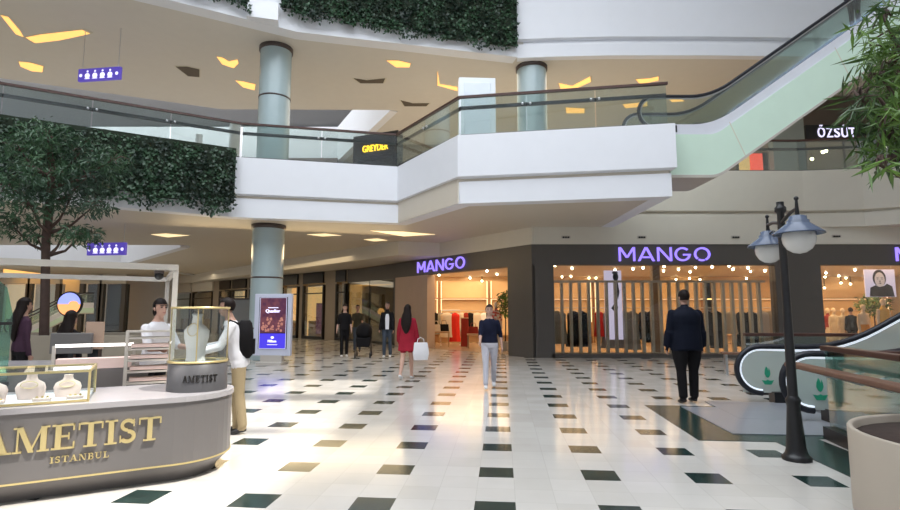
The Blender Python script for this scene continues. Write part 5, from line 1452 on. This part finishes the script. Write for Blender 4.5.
b = MB(); b.ball((0, 0, 1.52), (.17, .17, .17), 16, 10); b.build('globe', lampwarm, t)
b = MB(); b.tube([(0, 0, 0), (0, 0, 1.36)], .015, 8); b.build('pole', black, t)
b = MB(); b.lathe([(.14, 0), (.14, .03)], n=20); b.build('base', black, t)

# ================================================================ FAR LEFT BACKGROUND
q = atY(70, 304, 24)
t = thing('round_screen', 'round glowing sunset screen far behind the kiosk', 'screen', (q.x, 24, q.z), 0)
b = MB(); b.lathe([(.56, -.05), (.56, .05)], n=36, M=Matrix.Rotation(R(90), 4, 'X')); b.build('housing', black, t)
b = MB(); b.vprism([(.5 * math.cos(R(a)), .5 * math.sin(R(a))) for a in range(0, 181, 10)], -.07, -.055); b.build('sky_image', bluem, t)
b = MB(); b.vprism([(.5 * math.cos(R(a)), .5 * math.sin(R(a))) for a in range(180, 361, 10)], -.07, -.055); b.ball((.2, -.07, .02), (.22, .006, .12), 12, 6); b.build('sunset_image', orangem, t)
b = MB(); b.tube([(0, .03, -.5), (0, .03, -q.z)], .06, 8); b.build('pole', black, t)
# far escalator
escalator((atY(22, 330, 34).x, 34, 0.02), R(62), 'distant escalator seen left of the tree trunk', 1.8, lead=.6, width=.8, truss=.4, group=None)
# cafe chairs and tables
def chair_proto(loc, label):
    t = thing('cafe_chair', label, 'chair', loc, 0, 'cafe chairs behind the kiosk')
    b = MB(); b.box((0, 0, .45), (.42, .42, .05)); b.build('seat', blackc, t, bev=.01)
    b = MB(); b.box((0, .19, .72), (.40, .03, .42)); b.build('backrest', blackc, t, bev=.01)
    for sx in (-.18, .18):
        for sy in (-.18, .18):
            b = MB(); b.box((sx, sy, .215), (.03, .03, .43)); b.build('leg', black, t)
    return t
cp = chair_proto((atY(92, 330, 15).x, 15, 0), 'black cafe chair far behind the kiosk, leftmost of its row')
for i, (px, Y, lab) in enumerate(((101, 15.3, 'second from left'), (110, 15.1, 'third from left'), (122, 15.4, 'in the middle'), (133, 15.2, 'right of the middle'), (141, 15.3, 'rightmost'), )):
    dup(cp, (atY(px, 330, Y).x, Y, 0), R(40 * i), 'black cafe chair far behind the kiosk, ' + lab + ' of its row')
def ctable(px, Y, lab):
    t = thing('cafe_table', lab, 'table', (atY(px, 330, Y).x, Y, 0), 0, 'cafe tables behind the kiosk')
    b = MB(); b.lathe([(.36, .72), (.36, .75)], n=20); b.build('tabletop', pale, t)
    b = MB(); b.tube([(0, 0, .02), (0, 0, .72)], .03, 8); b.build('pole', black, t)
    b = MB(); b.lathe([(.22, 0), (.22, .03)], n=16); b.build('base', black, t)
ctable(97, 16.2, 'round cafe table far behind the kiosk, left one'); ctable(127, 16.3, 'round cafe table far behind the kiosk, right one')
# dark far shops on the left
for i, (px0, px1, m_, lab) in enumerate([(-60, -5, wincream, 'far lit shopfront beyond the left frame edge'), (0, 28, wincream, 'far lit shopfront behind the person in dark top'), (30, 58, skylight_m, 'far pale shopfront behind the tree trunk'), (82, 100, darkwall, 'far dark shopfront right of the round screen'), (102, 124, darkwall, 'far dark shopfront left of the kiosk shelf')]):
    a = atY(px0, 300, 40); b_ = atY(px1, 300, 40); w = b_.x - a.x
    t = thing('storefront', lab, 'shopfront', ((a.x + b_.x) / 2, 40, 0), 0, 'shopfronts on the far left wall')
    b = MB(); b.box((0, .6, 1.8), (w, .1, 3.6)); b.build('back_wall', m_, t)
    b = MB(); b.box((-w / 2, 0, 1.8), (.3, .3, 3.6)); b.box((w / 2, 0, 1.8), (.3, .3, 3.6)); b.build('frame', fascia_d, t)
    b = MB(); b.box((0, -.02, 3.95), (w + .3, .3, .7)); b.build('sign_board', cream, t)
    b = MB(); b.box((0, 0, 1.8), (w - .3, .02, 3.5)); b.build('glass_pane', g_clear, t)
# railing on the far upper gallery edge (thin balusters)
t = thing('baluster_railing', 'dark baluster railing along the far gallery edge behind the hanging sign', 'railing', (-11.3, 22.6, 6.1), 0)
b = MB()
a = Vector((-11.25, 22.7)); c = Vector((-18.85, 31)); nb = 40
for i in range(nb):
    p = a.lerp(c, i / (nb - 1)); b.box((p.x, p.y, 6.6), (.03, .03, 1.0))
b.build('balusters', black, t, True)['kind'] = 'stuff'
b = MB(); b.tube([(a.x, a.y, 7.12), (c.x, c.y, 7.12)], .035, 8); b.build('handrail', black, t, True)
balustrade([(-42, 31.15), (-18.7, 31.15)], 6.1, 'distant glass balustrade on the far gallery edge', group='far balustrades')
# person riding the upper escalator
s_ = 4.3; ex, ey = 6.78 + s_, 13.5; off = Vector((0, .5))
person('person', 'person in dark clothes riding up the mint green escalator', (ex + off.x, ey + off.y, 6.06 + .4 * math.tan(R(35)) * (int(s_ / .4) + 1)), R(110), 1.72, navy, blackc, shoeb, skin_d, 'short', vox=.02, loose=.015)

# fittings that belong to a part become its sub-parts
RULES = {'necklace': 'bust', 'ring': 'tray', 'globe': 'lamp_shade', 'bracket': 'lower_handrail', 'poster_title': 'poster', 'poster_caption': 'poster', 'poster_ornament': 'poster', 'poster_name': 'blue_panel',
         'hotel_mark': 'blue_panel', 'poster_address': 'blue_panel', 'screen_border': 'bezel', 'emblem': 'glass_panel', 'panel_joint': 'side_cladding', 'clamp': 'mid_rail', 'pocket': 'bag_body', 'strap': 'bag_body',
         'handle': 'bag_body', 'nozzle': 'plate', 'pictogram': 'sign_box', 'arrow_disc': 'sign_box', 'rail_guide': 'handrail', 'eyes': 'body', 'lips': 'body', 'light_strip': 'shelf', 'upright_light': 'side_panel', 'gold_post': 'glass_wall'}
for t in [o for o in S.objects if o.parent is None and o.type == 'EMPTY']:
    kids = {}
    for c in t.children: kids.setdefault(c.name.split('.')[0], []).append(c)
    if 'letter' in kids:
        for host in ('counter_body', 'drum'):
            if host in kids:
                for c in kids['letter']: c.parent = kids[host][0]
    for a, b in RULES.items():
        if a in kids and b in kids:
            for i, c in enumerate(kids[a]): c.parent = kids[b][i if len(kids[a]) == len(kids[b]) else min(len(kids[b]) - 1, i * len(kids[b]) // len(kids[a]))]

# ================================================================ LIGHT
wd = bpy.data.worlds.new('World'); S.world = wd; wd.use_nodes = True
nt = wd.node_tree; bg = nt.nodes['Background']
sky = nt.nodes.new('ShaderNodeTexSky'); sky.sky_type = 'NISHITA'; sky.sun_disc = False; sky.sun_elevation = R(60); sky.sun_rotation = R(110)
nt.links.new(sky.outputs[0], bg.inputs[0]); bg.inputs[1].default_value = .3
def area(name, loc, sx, sy, power, col=(1, 1, 1), rot=(0, 0, 0), spread=180):
    l = bpy.data.lights.new(name, 'AREA'); l.shape = 'RECTANGLE'; l.size = sx; l.size_y = sy; l.energy = power; l.color = col; l.spread = R(spread)
    o = bpy.data.objects.new(name, l); COL.objects.link(o); o.location = loc; o.rotation_euler = rot; return o
su = bpy.data.lights.new('sun', 'SUN'); su.energy = 4.2; su.angle = R(1.2); su.color = (1, .95, .86)
so = bpy.data.objects.new('sun', su); COL.objects.link(so); so.rotation_euler = (-sun_dir).to_track_quat('Z', 'Y').to_euler()
# frosted skylight over the atrium
area('skylight_main', (-3, 3, 17.0), 22, 18, 3300, (.88, .94, 1.0))
area('skylight_far_left', (-26, 26.5, 16.5), 16, 7, 1300, (.92, .96, 1.0))
area('skylight_mid', (-12, 27, 16.5), 10, 6, 700, (.92, .96, 1.0))
# shop lighting
area('shop_light_window', (8, 22.6, 3.2), 9, 7, 260, (1, .70, .38))
area('shop_light_entrance', (1.0, 24.3, 3.2), 3.4, 4.5, 130, (1, .70, .40))
area('shop_light_right', (17, 21.5, 3.2), 8, 5, 360, (1, .66, .33))
area('gallery_light_ground', (-8.5, 26, 3.98), 3, 9, 90, (1, .78, .48), (0, 0, R(45)))
area('gallery_light_cove', (-5.5, 19.2, 3.6), 8, .5, 60, (1, .75, .42), (R(-65), 0, R(18)))
area('gallery_light_upper', (3, 23, 10.2), 14, 8, 440, (1, .90, .76))
area('gallery_light_left', (-24, 35, 4.1), 16, 4, 200, (1, .85, .62))
area('restaurant_light', (16, 23, 10.2), 6, 2, 90, (1, .8, .6))
area('display_glass_light', (ptB(372)[0].x + .5, ptB(372)[0].y + .9, 2.9), 3, .8, 12, (1, .8, .5))
area('kiosk_light', kpt(-1.5, .5, 1.88), 2.6, .2, 22, (1, .93, .9))

# ================================================================ CAMERA
cam = bpy.data.cameras.new('camera'); cam.sensor_width = 36; cam.lens = 36 * 540 / 900; cam.clip_end = 200
co = bpy.data.objects.new('camera', cam); COL.objects.link(co)
co.location = (0, 0, EYE); co.rotation_euler = (R(90 + 6.13), 0, 0)
S.camera = co
S.view_settings.view_transform = 'Standard'; S.view_settings.look = 'None'
S.view_settings.gamma = 1; S.view_settings.use_curve_mapping = False
S.view_settings.exposure = 0.45
S.cycles.max_bounces = 8; S.cycles.diffuse_bounces = 5; S.cycles.glossy_bounces = 4; S.cycles.transparent_max_bounces = 16
S.cycles.sample_clamp_indirect = 6
S.cycles.use_denoising = True
